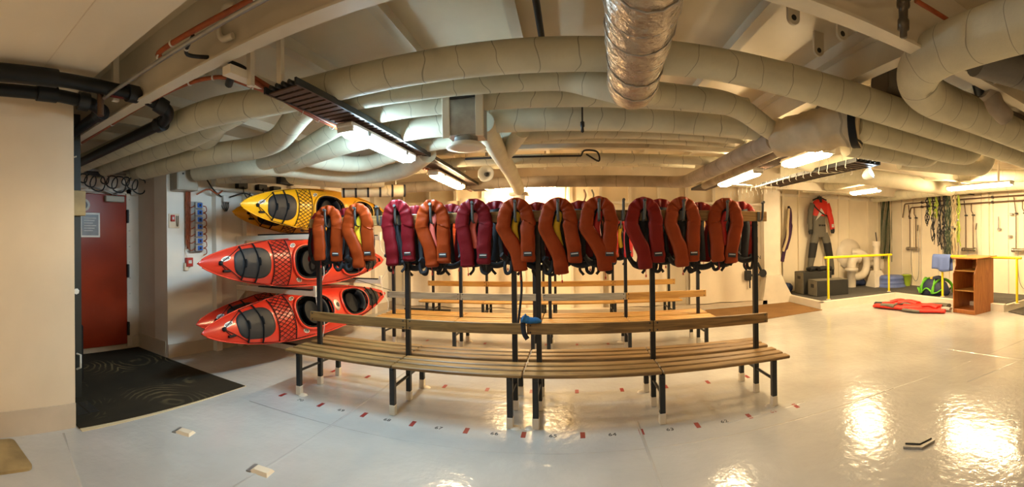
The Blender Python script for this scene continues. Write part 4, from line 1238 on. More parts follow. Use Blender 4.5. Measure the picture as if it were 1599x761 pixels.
# striped canvas roll over the yellow kayak
t = thing('canvas_roll', 'canvas pipe sleeve with dark tie bands above yellow kayak stern', 'pipe sleeve', (-3.62, 5.98, 2.585))
MB().tube([(0, 0, 0), (0.95, 0.46, 0.0)], 0.10, 14).build('sleeve', 'canvas_pale', t)
for f in (0.15, 0.85):
    MB().tube([(f * 0.95, f * 0.46, 0.05), (f * 0.95, f * 0.46, 0.92)], 0.008, 6).build('hanger_rod', 'galv', t)
for i in range(6):
    f = 0.02 + i * 0.19
    MB().tube([(f * 0.95, f * 0.46, 0), (f * 0.95 + 0.03, f * 0.46 + 0.015, 0)], 0.104, 14).build('tie_band', 'webbing', t)

# square vent box with round diffuser, and its down-pipe
t = thing('vent_box', 'grey sheet metal vent box with round diffuser below', 'vent', (-0.87, 3.46, 2.60))
MB().bbox(-0.15, 0.15, -0.10, 0.16, 0.0, 0.30, 0.004).build('box', 'galv', t)
for x_ in (-0.175, 0.11):
    MB().bbox(x_, x_ + 0.065, -0.125, -0.10, -0.02, 0.42, 0.004).build('side_flange', 'beam_paint', t)
MB().box(-0.11, 0.11, -0.11, -0.098, 0.30, 0.42).build('dark_opening', 'ink', t)
MB().lathe([(0.10, 0.0), (0.10, -0.05), (0.12, -0.06)], 24).build('diffuser_neck', 'galv', t)
MB().lathe([(0.13, -0.05), (0.168, -0.085), (0.168, -0.095), (0.10, -0.10), (0, -0.102)], 28).build('diffuser', 'white_steel', t)
duct('ventilation pipe sloping down behind the vent box', [(-0.82, 3.95, 2.86), (-0.83, 4.5, 2.79), (-0.85, 5.9, 2.73), (-0.92, 7.5, 2.66)], 0.105, 'wrap_dense')
duct('short branch pipe joining the sloping ventilation pipe', [(-0.5, 4.45, 2.9), (-0.82, 5.2, 2.78)], 0.085, 'wrap_dense')
t = thing('vent_flange', 'square flange and outlet at the end of the ventilation pipe', 'vent', (-0.93, 7.62, 2.56))
MB().bbox(-0.17, 0.17, -0.14, 0.14, 0.0, 0.05, 0.006).build('flange', 'white_steel', t)
MB().lathe([(0.11, 0.0), (0.11, -0.10)], 20).build('outlet', 'white_steel', t)

# horn loudspeaker
t = thing('horn_speaker', 'round grey horn loudspeaker under the deckhead in the distance', 'loudspeaker', (-1.30, 6.45, 2.78))
mt = Matrix.Rotation(R(90), 4, 'X')
MB().lathe([(0.04, -0.12), (0.06, -0.04), (0.13, 0.05), (0.125, 0.055), (0.05, -0.02), (0, -0.03)], 24, mat=mt).build('horn', 'grey_box', t)
MB().lathe([(0.035, -0.01), (0.03, 0.02), (0, 0.03)], 16, mat=mt).build('driver', 'ink', t)
MB().box(-0.02, 0.02, 0.02, 0.06, 0.08, 0.6).build('mount', 'galv', t)

# ------------------------------------------------------------------ black fire main at the left
def bpipe(label, pts, r, reds=()):
    t = thing('black_pipe', label, 'pipe', pts[0], 0, 'black steel pipes at upper left')
    o0 = Vector(pts[0])
    MB().tube([p - o0 for p in fillet([Vector(p) for p in pts], 0.10, 6)], r, 16).build('pipe_run', 'pipe_black', t)
    return t, o0


def collar(t, o0, p, d, r, w=0.05, mat='steel_dark', name='coupling'):
    p = Vector(p) - o0; d = Vector(d).normalized()
    MB().tube([p - d * w, p + d * w], r, 16).build(name, mat, t)
    if mat == 'steel_dark':
        MB().tube([p + Vector((0, -r, 0.03)), p + Vector((0, r, 0.03))], 0.014, 8).build('clamp_bolt', 'steel_dark', t)


t, o0 = bpipe('thick black pipe along the wall head turning down into the alcove', [(-3.14, -2.5, 3.06), (-3.18, 1.3, 3.06), (-3.2, 2.0, 3.05), (-3.12, 2.22, 2.94), (-3.35, 2.3, 2.90), (-5.9, 2.34, 2.90)], 0.058)
collar(t, o0, (-3.2, 1.72, 3.055), (0, 1, 0), 0.061, 0.07, 'pipe_red', 'red_band')
collar(t, o0, (-3.19, 1.86, 3.05), (0, 1, 0), 0.075); collar(t, o0, (-3.15, 2.14, 2.98), (0.2, 0.8, -0.4), 0.075); collar(t, o0, (-3.4, 2.3, 2.90), (-1, 0, 0), 0.075)
collar(t, o0, (-3.17, 0.9, 3.06), (0, 1, 0), 0.072, 0.25, 'pipe_black', 'sleeve')
t, o0 = bpipe('lower black pipe along the wall head ending in a valve', [(-3.44, -2.5, 3.03), (-3.44, 1.25, 3.03), (-3.38, 1.55, 2.98), (-3.5, 1.72, 2.96), (-4.9, 1.74, 2.95)], 0.055)
collar(t, o0, (-3.43, 1.15, 3.03), (0, 1, 0), 0.07, 0.09, 'pipe_black', 'sleeve'); collar(t, o0, (-3.4, 1.48, 2.99), (0.1, 1, -0.1), 0.078); collar(t, o0, (-3.55, 1.72, 2.96), (-1, 0, 0), 0.075)
MB().tube([Vector((-3.3, 1.6, 2.85)) - o0, Vector((-3.3, 1.6, 3.15)) - o0], 0.03, 10).build('valve_stem', 'copper', t)
MB().lathe([(0.07, 0), (0.07, 0.02), (0, 0.025)], 12, mat=Matrix.Translation(Vector((-3.3, 1.6, 3.12)) - o0)).build('valve_wheel', 'white_steel', t)
ps = MB().box(-0.02, 0.02, -0.03, 0.03, 0, 0.5).build('pipe_strut', 'white_steel', loc=(-3.3, 1.75, 3.0)); tag(ps, 'white steel strut hanging beside the black pipe valve', 'strut')
ch = MB().tube([(-4.35, 1.55, 2.62), (-4.1, 1.7, 2.66)], 0.008, 6).build('door_cord', 'rope_white'); tag(ch, 'short pale cord tied at the head of the dark green post', 'cord')

# ------------------------------------------------------------------ cable trays
def ladder(name, label, x0, x1, y0, y1, z, step=0.09):
    t = thing(name, label, 'cable tray', ((x0 + x1) / 2, y0, z))
    hw = (x1 - x0) / 2
    for s in (-1, 1):
        MB().box(s * hw - 0.008, s * hw + 0.008, 0, y1 - y0, 0, 0.05).build('side_rail', 'steel_dark', t)
    mb = MB()
    y = 0.04
    while y < y1 - y0:
        mb.box(-hw, hw, y, y + 0.058, 0.004, 0.014); y += step
    ru = mb.build('rungs', 'rung_brown', t); ru['kind'] = 'stuff'
    for k in range(4):
        MB().tube([(-hw * 0.6 + k * hw * 0.4, 0, 0.035), (-hw * 0.5 + k * hw * 0.38, (y1 - y0) * 0.5, 0.033), (-hw * 0.6 + k * hw * 0.4, y1 - y0, 0.035)], 0.017, 6).build('tray_cable', 'cable_black', t)
    return t


lt = ladder('cable_ladder', 'ladder cable tray running above the left hand lamps', -2.0, -1.72, 2.25, 8.6, 2.79)
for k in range(2):
    pth = [(-2.07, 0.3 - 0.35 + k * 0.02, 0.10 + k * 0.03), (-2.05 + k * 0.02, 0.45, 0.02 + k * 0.02), (-2.04 + k * 0.02, 1.0, -0.01), (-2.05 + 0.02 * k, 3.2, -0.02 + k * 0.018), (-2.04 + k * 0.02, 6.2, -0.01)]
    MB().tube(catmull([(p[0] + 1.86, p[1], p[2]) for p in pth], 8), 0.016, 6).build('orange_cable', 'cable_orange', lt)
for k in range(16):
    y = 0.25 + k * 0.24
    MB().tube(catmull([(-0.20, y, 0.03), (-0.215, y + 0.005, -0.02), (-0.175, y, -0.035), (-0.155, y, 0.0)], 3), 0.004, 4).build('cable_tie', 'rope_white', lt)
for (y, dx) in ((0.05, -0.03), (-0.08, -0.20)):
    MB().box(dx - 0.02, dx + 0.02, y - 0.02, y + 0.02, 0.05, 0.57).build('hanger', 'white_steel', lt)
MB().box(-0.29, -0.21, -0.27, 0.22, 0.10, 0.16).build('cantilever_bracket', 'white_steel', lt)
ladder('cable_ladder', 'ladder cable tray running above the right hand lamps', 2.62, 2.95, 4.6, 8.8, 2.80)
lt = ladder('cable_ladder', 'wide cable tray with white ties beside the round spot lamp', 3.22, 3.60, 3.95, 6.6, 2.64, 0.12)
for k in range(22):
    y = 0.2 + k * 0.2
    MB().tube([(-0.2, y, 0.05), (-0.215, y, -0.04), (-0.19, y + 0.01, -0.05)], 0.005, 4).build('cable_tie', 'rope_white', lt)
    MB().tube([(0.2, y, 0.05), (0.215, y, -0.04), (0.19, y + 0.01, -0.05)], 0.005, 4).build('cable_tie', 'rope_white', lt)
MB().tube(catmull([(-0.95, 2.6, 0.0), (-0.6, 2.2, -0.06), (-0.3, 2.6, -0.02), (-0.2, 1.6, 0.02)], 6), 0.012, 6).build('white_cable', 'rope_white', lt)

# orange cable bundles beside the beam
def run(label, pts, r, mat, n=8, name='cable_bundle', ties=0):
    P = catmull(pts, 8)
    o = MB().tube(P, r, n).build(name, mat); tag(o, label, 'cable')
    for k in range(ties):
        p = P[int((k + 0.5) / ties * (len(P) - 1))]; q = P[min(len(P) - 1, int((k + 0.5) / ties * (len(P) - 1)) + 1)]
        dd = (q - p).normalized()
        MB().tube([p - dd * 0.006, p + dd * 0.006], r + 0.007, 10).build('cable_tie', 'rope_white', o)
    return o


run('orange cable bundle strapped high along the beam web', [(-0.6, 1.80, 3.18), (-1.5, 1.76, 3.12), (-2.42, 1.68, 3.10), (-2.5, 1.7, 3.06)], 0.019, 'cable_orange', ties=4)
run('black cable dropping in a curve from the upper orange bundle', [(-2.15, 1.72, 3.09), (-2.32, 1.80, 3.05), (-2.22, 2.0, 3.04), (-2.12, 2.15, 2.99), (-2.12, 2.25, 2.94)], 0.014, 'cable_black', ties=3)
run('orange cable bundle following the lower beam edge into the alcove', [(-5.6, 2.08, 3.0), (-4.5, 2.06, 3.0), (-3.0, 2.02, 3.0), (-2.42, 2.13, 3.0), (-2.2, 2.3, 2.92), (-2.07, 2.5, 2.85)], 0.017, 'cable_orange', ties=9)
run('grey conduit under the beam parallel to the orange bundle', [(-0.9, 1.66, 3.02), (-1.47, 1.65, 3.0), (-2.72, 1.63, 3.0), (-3.3, 1.62, 3.0)], 0.016, 'galv', name='conduit')
run('orange cables behind the elbow duct at upper right', [(1.9, 1.75, 3.16), (2.4, 1.72, 3.14), (3.2, 1.74, 3.14)], 0.015, 'cable_orange')
run('black looped cable beside the spray nozzle', [(1.15, 1.8, 3.22), (1.3, 1.78, 3.12), (1.5, 1.77, 3.1), (1.7, 1.75, 3.2)], 0.014, 'cable_black')
fu = MB().tube([(-2.3, 2.18, 2.92), (-2.16, 2.1, 2.98)], 0.03, 10).build('cable_gland', 'steel_dark'); tag(fu, 'stub of black conduit poking out beside the orange bundle', 'conduit')

t = thing('spray_nozzle', 'brass sprinkler nozzle hanging under the beam at upper right', 'sprinkler', (1.74, 1.70, 2.86))
MB().lathe([(0.0, 0.0), (0.022, 0.005), (0.022, 0.04), (0.035, 0.05), (0.035, 0.10), (0.028, 0.11), (0.028, 0.17), (0.04, 0.18), (0.04, 0.21), (0.014, 0.22), (0.014, 0.64)], 14).build('nozzle', 'brass_dark', t)
MB().bbox(-0.05, 0.07, -0.04, 0.04, 0.24, 0.30, 0.006).build('bracket', 'steel_dark', t)
MB().bbox(-0.08, -0.03, -0.02, 0.02, 0.25, 0.36, 0.006).build('red_tag', 'red_small', t)
t = thing('duct_sprinkler', 'small dark sprinkler head under the thick duct near the foil one', 'sprinkler', (0.12, 3.85, 2.70))
MB().lathe([(0.0, 0.0), (0.016, 0.01), (0.012, 0.05), (0.02, 0.06), (0.02, 0.1), (0.008, 0.11), (0.008, 0.8)], 10).build('head', 'steel_dark', t)
t = thing('pipe_valve', 'dark brass valve with foil jacket at the far upper right', 'valve', (2.95, 2.02, 2.98))
MB().tube([(-0.05, 0.0, 0.14), (0.12, 0.05, 0.0)], 0.05, 12).build('valve_body', 'steel_dark', t)
MB().tube([(0.02, 0.02, 0.1), (0.05, 0.03, 0.07)], 0.062, 12).build('white_ring', 'white_plastic', t)
MB().tube(catmull([(0.12, 0.0, 0.02), (0.2, -0.02, -0.02), (0.22, -0.06, -0.12), (0.35, -0.08, -0.18)], 5), 0.085, 12).build('foil_jacket', 'canvas', t)
MB().tube([(0.0, -0.05, 0.2), (0.4, -0.1, 0.12)], 0.016, 8).build('thin_pipe', 'pipe_black', t)

# thin black conduit under beam 2
run('thin grey conduit with clips below the second beam', [(-1.4, 5.5, 2.84), (-0.2, 5.55, 2.84), (0.15, 5.55, 2.84)], 0.014, 'steel_dark', name='conduit')
run('bent end of the thin conduit below the second beam', [(0.15, 5.55, 2.84), (0.2, 5.5, 2.9), (0.36, 5.5, 2.88), (0.38, 5.5, 2.76), (0.22, 5.55, 2.86)], 0.012, 'steel_dark', name='conduit')
for k, x in enumerate((-2.6, -1.9, -1.2, -0.45, 0.2, 0.55, 1.1, 1.6)):
    MB().prism([(0, 0), (0.05, 0), (0.22, 0.35), (0.16, 0.35)], x, x + 0.03, Matrix(((0, 0, 1, 0), (1, 0, 0, 7.3), (0, 1, 0, 2.98), (0, 0, 0, 1)))).build('knee_bracket', 'white_steel', wb)

# ------------------------------------------------------------------ lamps
def tube_lamp(label, x, y0, y1, z, cool='tube_warm', along='y', hang=0.10):
    t = thing('fluorescent_lamp', label, 'ceiling lamp', (x, y0, z), 0 if along == 'y' else -math.pi / 2, 'fluorescent lamps under the deckhead')
    L = y1 - y0
    MB().bbox(-0.085, 0.085, 0, L, 0.02, 0.065, 0.012).build('housing', 'white_plastic', t)
    prof = [(-0.075, 0.02), (-0.075, -0.02), (-0.05, -0.045), (0.05, -0.045), (0.075, -0.02), (0.075, 0.02)]
    vs, fs = [], []
    for (y, g) in ((0.03, 0.8), (0.09, 1.0), (L - 0.09, 1.0), (L - 0.03, 0.8)):
        for (a, b) in prof:
            vs.append((a * g, y, 0.02 + (b - 0.02) * g))
    for i in range(3):
        for k in range(5):
            fs.append((i * 6 + k, (i + 1) * 6 + k, (i + 1) * 6 + k + 1, i * 6 + k + 1))
    fs.append((0, 1, 2, 3, 4, 5)); fs.append(tuple(reversed(range(18, 24))))
    MB().add(vs, fs).build('diffuser', cool, t)
    for y in (0.01, L - 0.03):
        MB().bbox(-0.08, 0.08, y, y + 0.03, -0.02, 0.03, 0.006).build('end_cap', 'white_plastic', t)
    for y in (L * 0.2, L * 0.8):
        MB().box(-0.015, 0.015, y - 0.02, y + 0.02, 0.06, 0.06 + hang).build('hanger', 'white_steel', t)
        MB().bbox(0.07, 0.095, y - 0.03, y + 0.03, -0.005, 0.04, 0.004).build('clip', 'galv', t)
    return t


tube_lamp('bright bluish white tube lamp below the left cable tray', -1.86, 3.12, 4.64, 2.70, 'tube_cool')
tube_lamp('warm tube lamp farther along the left cable tray', -1.93, 5.68, 7.25, 2.70)
tube_lamp('warm tube lamp beside the canvas duct on the right', 2.68, 5.55, 7.1, 2.70)
tube_lamp('warm tube lamp half hidden behind the canvas valve', 2.66, 3.72, 4.7, 2.66)
tube_lamp('warm tube lamp hung low in front of the far right bulkhead', 6.75, 7.4, 8.5, 2.88, 'tube_far', hang=0.4)
tube_lamp('warm tube lamp above the wooden lectern', 7.75, 4.4, 6.15, 2.86, 'tube_far', hang=0.45)
tube_lamp('warm tube lamp lying along the far wall head', -1.75, 0, 1.45, 2.98, 'tube_far', along='x', hang=0.45).location = (-1.75, 9.6, 2.97)
# unseen lamps over and behind the camera; the right-hand pair is added as fill
tube_lamp('neutral tube lamp over the near left deck behind the camera', -1.9, -2.6, -1.1, 2.86, 'tube_near', hang=0.24)
tube_lamp('unseen warm tube lamp added as fill over the near right deck behind the camera', 2.9, -2.6, -1.1, 2.86, 'tube_fill', hang=0.58)
tube_lamp('unseen warm tube lamp added as fill over the right deck behind the camera', 6.5, -1.6, -0.1, 2.86, 'tube_fill', hang=0.58)

t = thing('spot_lamp', 'small round spot lamp clamped to the wide cable tray', 'spot lamp', (3.62, 4.18, 2.56))
mt = Matrix.Rotation(R(65), 4, 'X') @ Matrix.Rotation(R(25), 4, 'Y')
MB().lathe([(0.03, -0.10), (0.06, -0.06), (0.082, 0.02), (0.086, 0.03), (0.08, 0.03)], 20, mat=mt).build('reflector', 'white_plastic', t)
MB().lathe([(0.079, 0.022), (0.05, 0.034), (0.0, 0.038)], 20, mat=mt).build('lens', 'tube_cool', t)
MB().box(-0.012, 0.012, 0.05, 0.07, 0, 0.16).build('bracket', 'galv', t)
# ------------------------------------------------------------------ far wall dressing
tp = []
for k, (x0, x1, y, z1, fold) in enumerate(((-4.2, -2.7, 10.0, 2.75, 5), (-2.7, -1.1, 10.05, 2.8, 3), (0.9, 2.3, 10.05, 2.3, 4), (2.9, 4.6, 10.0, 1.9, 3))):
    vs, fs = [], []
    NX, NZ = 30, 12
    for j in range(NZ + 1):
        for i in range(NX + 1):
            u, v = i / NX, j / NZ
            vs.append((x0 + (x1 - x0) * u, y - 0.03 - 0.05 * math.sin(u * math.pi * fold + v * 2) * (1 - v * 0.7) - 0.03 * math.sin(u * 17 + k), 0.12 + (z1 - 0.12) * v))
    for j in range(NZ):
        for i in range(NX):
            a = j * (NX + 1) + i
            fs.append((a, a + 1, a + NX + 2, a + NX + 1))
    m_ = MB().add(vs, fs, True)
    m_.add([(p[0], p[1] + 0.008, p[2]) for p in vs], [tuple(reversed(f)) for f in fs], True)
    o = m_.build('hanging_tarp', 'tarp')
    tag(o, ['white tarpaulin hanging on the far wall beside the kayak sterns', 'white tarpaulin with dark eyelets on the far wall behind the vests', 'white sheet hanging behind the rear bench', 'white sheet with faint black printing left of the pillar'][k], 'tarpaulin', 'sheets on the far wall')
    for i in range(5):
        if k < 2:
            MB().lathe([(0.022, 0), (0.018, 0.01), (0, 0.01)], 10, mat=Matrix.Translation((x0 + 0.15 + i * 0.3, y - 0.12, z1 - 0.12 - 0.03 * (i % 2))) @ Matrix.Rotation(R(90), 4, 'X')).build('eyelet', 'steel_dark', o)
    if k == 3:
        for (txt, zz) in (('MET', 1.34), ('MSCHIENEN', 1.2)):
            inst(text_mesh(txt, 0.13, 0.001, 'ink', 'printed_text'), 'printed_text', o, (4.45, y - 0.13, zz), (R(90), 0, 0))
kp = struct(MB().box(-4.5, 5.0, 9.9, 10.25, 0, 0.10).build('baseboard_back', 'wall_band'))
o = MB().bbox(-4.1, -2.9, 9.72, 9.82, 0.0, 0.09, 0.01).build('dark_beam', 'step_black'); tag(o, 'dark timber lying on the deck below the tarpaulin', 'timber')
t = thing('wall_valve', 'dark grease covered valve bracket on the wall beside the pillar', 'valve', (4.62, 9.93, 0.55))
MB().tube([(-0.22, 0, 0.22), (0.3, 0, 0.25)], 0.03, 8).build('valve_bar', 'steel_dark', t)
MB().bbox(-0.25, -0.08, -0.06, 0.06, 0.1, 0.36, 0.02).build('valve_block', 'steel_dark', t)
MB().lathe([(0.10, -0.03), (0.11, 0.0), (0.10, 0.03)], 14, mat=Matrix.Translation((0.27, 0, 0.27)) @ Matrix.Rotation(R(90), 4, 'X')).build('hand_wheel', 'steel_dark', t)
MB().tube([(0.22, 0, 0.35), (0.12, 0, 0.55)], 0.035, 8).build('lever', 'steel_dark', t)
MB().tube([(-0.12, -0.02, 0.1), (-0.12, -0.02, -0.1)], 0.02, 8).build('drain_pipe', 'steel_dark', t)
for k, (x, lb) in enumerate(((0.33, 'brown'), (0.52, 'slim dark'))):
    o = MB().tube(catmull([(x, 10.05, 2.95), (x + 0.04, 10.03, 2.8), (x - 0.03, 10.03, 2.55), (x + 0.02, 10.03, 2.3)], 5), 0.03, 8, flat=0.02).build('hanging_glove', 'suit_grey' if k else 'copper')
    tag(o, '%s rope end hanging on the far wall above the vests' % lb, 'rope')
o = MB().tube(catmull([(-0.1, 10.05, 3.2), (-0.13, 10.03, 2.7), (-0.08, 10.03, 2.2), (-0.1, 10.03, 1.6)], 6), 0.07, 8, flat=0.03).build('rope_hank', 'strap_cream'); tag(o, 'cream rope hank hanging on the far wall right of the lamp', 'rope')

# ------------------------------------------------------------------ purple sling and drysuit on the right bulkhead
t = thing('hanging_sling', 'purple and black sling hanging from a hook behind the pillar', 'sling', (6.1, 10.7, 2.66))
MB().tube(catmull([(0.04, 0, 0.0), (0.06, -0.03, -0.3), (0.0, -0.04, -0.8), (-0.12, -0.03, -1.2), (-0.22, -0.03, -1.6)], 6), [0.03] + [0.07] * 8 + [0.10] * 10 + [0.06] * 6, 10, flat=0.04, up=(0, -1, 0)).build('sling_cloth', 'purple_cloth', t)
MB().tube(catmull([(0.02, -0.03, -0.05), (-0.03, -0.05, -0.5), (-0.06, -0.06, -0.9), (-0.2, -0.05, -1.3)], 6), 0.045, 8, flat=0.03, up=(0, -1, 0)).build('pale_strap', 'strap_cream', t)
MB().tube(catmull([(-0.22, -0.03, -1.55), (-0.2, -0.03, -1.9), (-0.24, -0.03, -2.2)], 6), 0.008, 5).build('cord', 'cable_black', t)
MB().lathe([(0.03, 0), (0.03, 0.05), (0, 0.06)], 10, mat=Matrix.Translation((0.04, 0.03, 0)) @ Matrix.Rotation(R(90), 4, 'X')).build('hook', 'steel_dark', t)

t = thing('drysuit', 'red and grey drysuit on a hanger with black knee patches', 'drysuit', (7.18, 10.62, 0.55))


def loft(sec, n=16):
    """sections: (x, z, half width, half depth)"""
    vs, fs = [], []
    for (x, z, w, dd) in sec:
        for k in range(n):
            a = 2 * math.pi * k / n
            vs.append((x + w * math.cos(a), dd * math.sin(a), z))
    for i in range(len(sec) - 1):
        for k in range(n):
            k2 = (k + 1) % n
            fs.append((i * n + k, i * n + k2, (i + 1) * n + k2, (i + 1) * n + k))
    m = MB().add(vs, fs, True)
    m.add([vs[k] for k in range(n)], [tuple(reversed(range(n)))]); o_ = (len(sec) - 1) * n
    m.add([vs[o_ + k] for k in range(n)], [tuple(range(n))])
    return m


loft([(-0.02, 1.22, 0.24, 0.09), (-0.02, 1.45, 0.24, 0.10), (-0.03, 1.7, 0.23, 0.09), (-0.04, 1.88, 0.24, 0.09)]).build('trunk_lower', 'suit_grey', t)
loft([(-0.03, 1.86, 0.245, 0.095), (0.0, 2.05, 0.27, 0.10), (0.02, 2.22, 0.29, 0.09), (0.03, 2.32, 0.24, 0.07), (0.02, 2.38, 0.09, 0.05)]).build('trunk_upper', 'suit_red', t)
loft([(0.0, 2.27, 0.10, 0.09), (0.0, 2.36, 0.085, 0.07), (0.0, 2.46, 0.07, 0.06)]).build('neck_seal', 'suit_black', t)
MB().prism([(-0.22, 1.72), (0.02, 1.92), (0.14, 1.88), (0.05, 2.02), (-0.02, 2.1)], 0.095, 0.108, Matrix(((1, 0, 0, 0), (0, 0, -1, 0), (0, 1, 0, 0), (0, 0, 0, 1)))).build('open_zip_flap', 'paper', t)
MB().tube(catmull([(-0.24, -0.0, 2.24), (-0.2, -0.1, 2.1), (0.0, -0.11, 1.95), (0.2, -0.105, 1.86)], 5), 0.02, 6).build('zip', 'suit_black', t)
MB().tube(catmull([(-0.24, 0, 2.22), (-0.33, 0, 2.0), (-0.36, 0, 1.7), (-0.34, 0, 1.42)], 5), [0.10] * 6 + [0.088] * 6 + [0.075] * 4, 12, flat=0.06, up=(0, -1, 0)).build('grey_sleeve', 'suit_grey', t)
MB().tube(catmull([(0.25, 0, 2.24), (0.34, 0, 2.0), (0.42, 0, 1.75), (0.47, 0, 1.46)], 5), [0.12] * 6 + [0.10] * 6 + [0.09] * 4, 12, flat=0.06, up=(0, -1, 0)).build('red_sleeve', 'suit_red', t)
MB().bbox(0.40, 0.48, -0.07, -0.06, 1.52, 1.62, 0.01).build('sleeve_patch', 'paper', t)
for (x, z) in ((-0.34, 1.35), (0.48, 1.38)):
    loft([(x, z - 0.05, 0.05, 0.03), (x, z + 0.02, 0.075, 0.05), (x, z + 0.1, 0.07, 0.05)]).build('cuff', 'suit_black', t)
for s, xe, nm in ((-1, -0.36, 'left'), (1, 0.42, 'right')):
    loft([(xe - 0.0 + 0.02 * s, 0.22, 0.09, 0.06), (xe * 0.95, 0.45, 0.105, 0.07), (xe * 0.85, 0.62, 0.12, 0.08)]).build('shin', 'suit_grey', t)
    loft([(xe * 0.85, 0.60, 0.125, 0.085), (xe * 0.72, 0.85, 0.135, 0.09), (xe * 0.62, 1.05, 0.14, 0.09)]).build('knee_patch', 'suit_black', t)
    loft([(xe * 0.62, 1.03, 0.142, 0.09), (xe * 0.5, 1.2, 0.145, 0.095), (xe * 0.36, 1.36, 0.13, 0.09)]).build('thigh', 'suit_grey', t)
    loft([(xe + 0.03 * s, 0.04, 0.07, 0.05), (xe + 0.02 * s, 0.14, 0.075, 0.06), (xe + 0.02 * s, 0.24, 0.085, 0.06)]).build('sock', 'suit_black', t)
for x in (-0.07, 0.02, 0.10):
    MB().bbox(x - 0.035, x + 0.035, -0.115, -0.10, 1.55, 1.60, 0.006).build('belt_pad', 'suit_black', t)
MB().tube(catmull([(-0.25, 0, 2.34), (0, 0, 2.42), (0.25, 0, 2.36)], 5), 0.02, 8).tube([(0, 0, 2.42), (0, 0.02, 2.52)], 0.008, 6).build('hanger', 'rubber', t)
o = struct(MB().box(6.95, 7.55, 10.55, 10.85, 3.05, 3.4).build('trim_bracket', 'white_steel'))

# black plyo boxes and boots
t = thing('step_box', 'taller black step box with hand slot against the bulkhead', 'box', (6.62, 10.12, 0.168), -0.10, 'black step boxes')
MB().bbox(-0.48, 0.42, -0.30, 0.28, 0, 0.62, 0.012).build('body', 'step_black', t)
MB().bbox(-0.492, -0.48, -0.29, 0.27, 0.01, 0.61, 0.004).build('end_panel', 'step_side', t)
MB().bbox(-0.497, -0.49, -0.12, 0.06, 0.42, 0.50, 0.002).build('hand_slot', 'ink', t)
t = thing('step_box', 'lower black step box standing in front of the taller one', 'box', (6.72, 9.50, 0.168), -0.10, 'black step boxes')
MB().bbox(-0.52, 0.46, -0.27, 0.27, 0, 0.42, 0.012).build('body', 'step_black', t)
MB().bbox(-0.532, -0.52, -0.26, 0.26, 0.01, 0.41, 0.004).build('end_panel', 'step_side', t)
MB().bbox(-0.537, -0.53, -0.10, 0.08, 0.22, 0.32, 0.002).build('hand_slot', 'ink', t)
MB().bbox(-0.52, 0.46, -0.27, 0.27, 0.42, 0.428, 0.002).build('top_rim', 'step_side', t)
for k in range(2):
    t = thing('rubber_boot', ['black rubber boot lying on the taller step box, left one', 'black rubber boot lying on the taller step box, right one'][k], 'boot', (6.45 + k * 0.32, 10.0 - k * 0.05, 0.80), 0.1 - 0.25 * k, 'boots on the step box')
    MB().tube(catmull([(-0.13, 0, 0.06), (-0.04, -0.02, 0.065), (0.08, 0, 0.07), (0.22, 0.03, 0.065), (0.34, 0.03, 0.06)], 4), [0.03, 0.05, 0.06, 0.065, 0.068, 0.07, 0.07, 0.07, 0.068, 0.066, 0.066, 0.064, 0.062, 0.06, 0.06, 0.055, 0.05], 10).build('boot_shaft', 'suit_black', t)
    MB().tube(catmull([(-0.13, 0.0, 0.07), (-0.15, -0.06, 0.06), (-0.13, -0.14, 0.055)], 4), 0.05, 10).build('boot_foot', 'rubber', t)
# dark blue sheeting along the foot of the bulkhead
for k, (x0, x1, lb) in enumerate(((7.15, 7.55, 'beside the step boxes'), (7.75, 8.15, 'left of the white pipe'), (8.42, 9.0, 'right of the white pipe'), (5.9, 6.15, 'left of the step boxes'))):
    pts = catmull([(x0, 10.62, 0.26), ((x0 * 2 + x1) / 3, 10.58, 0.33), ((x0 + 2 * x1) / 3, 10.62, 0.28), (x1, 10.66, 0.24)], 5)
    o = MB().tube(pts, [0.05, 0.08, 0.10, 0.12, 0.11, 0.13, 0.12, 0.14, 0.13, 0.12, 0.14, 0.12, 0.11, 0.10, 0.08, 0.05], 10).build('blue_bundle', 'tarp_blue'); tag(o, 'crumpled dark blue bundle on the platform %s' % lb, 'bundle', 'blue bundles along the bulkhead')

# white overboard pipe
t = thing('white_pipe_bend', 'white painted pipe bend with flanged stub on the bulkhead', 'pipe', (8.3, 10.5, 0.168))
MB().lathe([(0.14, 0.0), (0.14, 0.50), (0.22, 0.52), (0.22, 0.60), (0.14, 0.62), (0.14, 0.68)], 20).build('flanged_stub', 'white_steel', t)
MB().tube(catmull([(0.0, 0, 0.62), (0.02, 0.0, 0.80), (0.16, 0.0, 0.92), (0.32, 0, 0.90)], 6), 0.15, 16).build('upper_bend', 'white_steel', t)
MB().tube(catmull([(0.0, 0, 0.36), (0.25, -0.02, 0.32), (0.52, -0.02, 0.42), (0.64, 0.0, 0.68), (0.58, 0.0, 0.95), (0.4, 0.05, 1.08), (0.2, 0.2, 1.1)], 6), 0.13, 16).build('swept_bend', 'white_steel', t)
MB().lathe([(0.50, 0), (0.48, 0.08), (0.3, 0.12), (0, 0.13)], 24, mat=Matrix.Translation((0.15, 0.34, 1.05)) @ Matrix.Rotation(R(90), 4, 'X')).build('wall_boss', 'white_steel', t)
t = thing('ramp_plate', 'white sloping ventilator foot beside the blue tub', 'vent foot', (9.0, 10.1, 0.168))
MB().add([(-0.28, -0.25, 0), (0.32, -0.25, 0), (0.38, 0.3, 0), (-0.2, 0.3, 0), (-0.08, 0.0, 0.5), (0.24, 0.0, 0.5), (0.26, 0.2, 0.5), (-0.06, 0.2, 0.5)], [(0, 1, 5, 4), (1, 2, 6, 5), (2, 3, 7, 6), (3, 0, 4, 7), (4, 5, 6, 7)]).build('hood', 'white_steel', t)
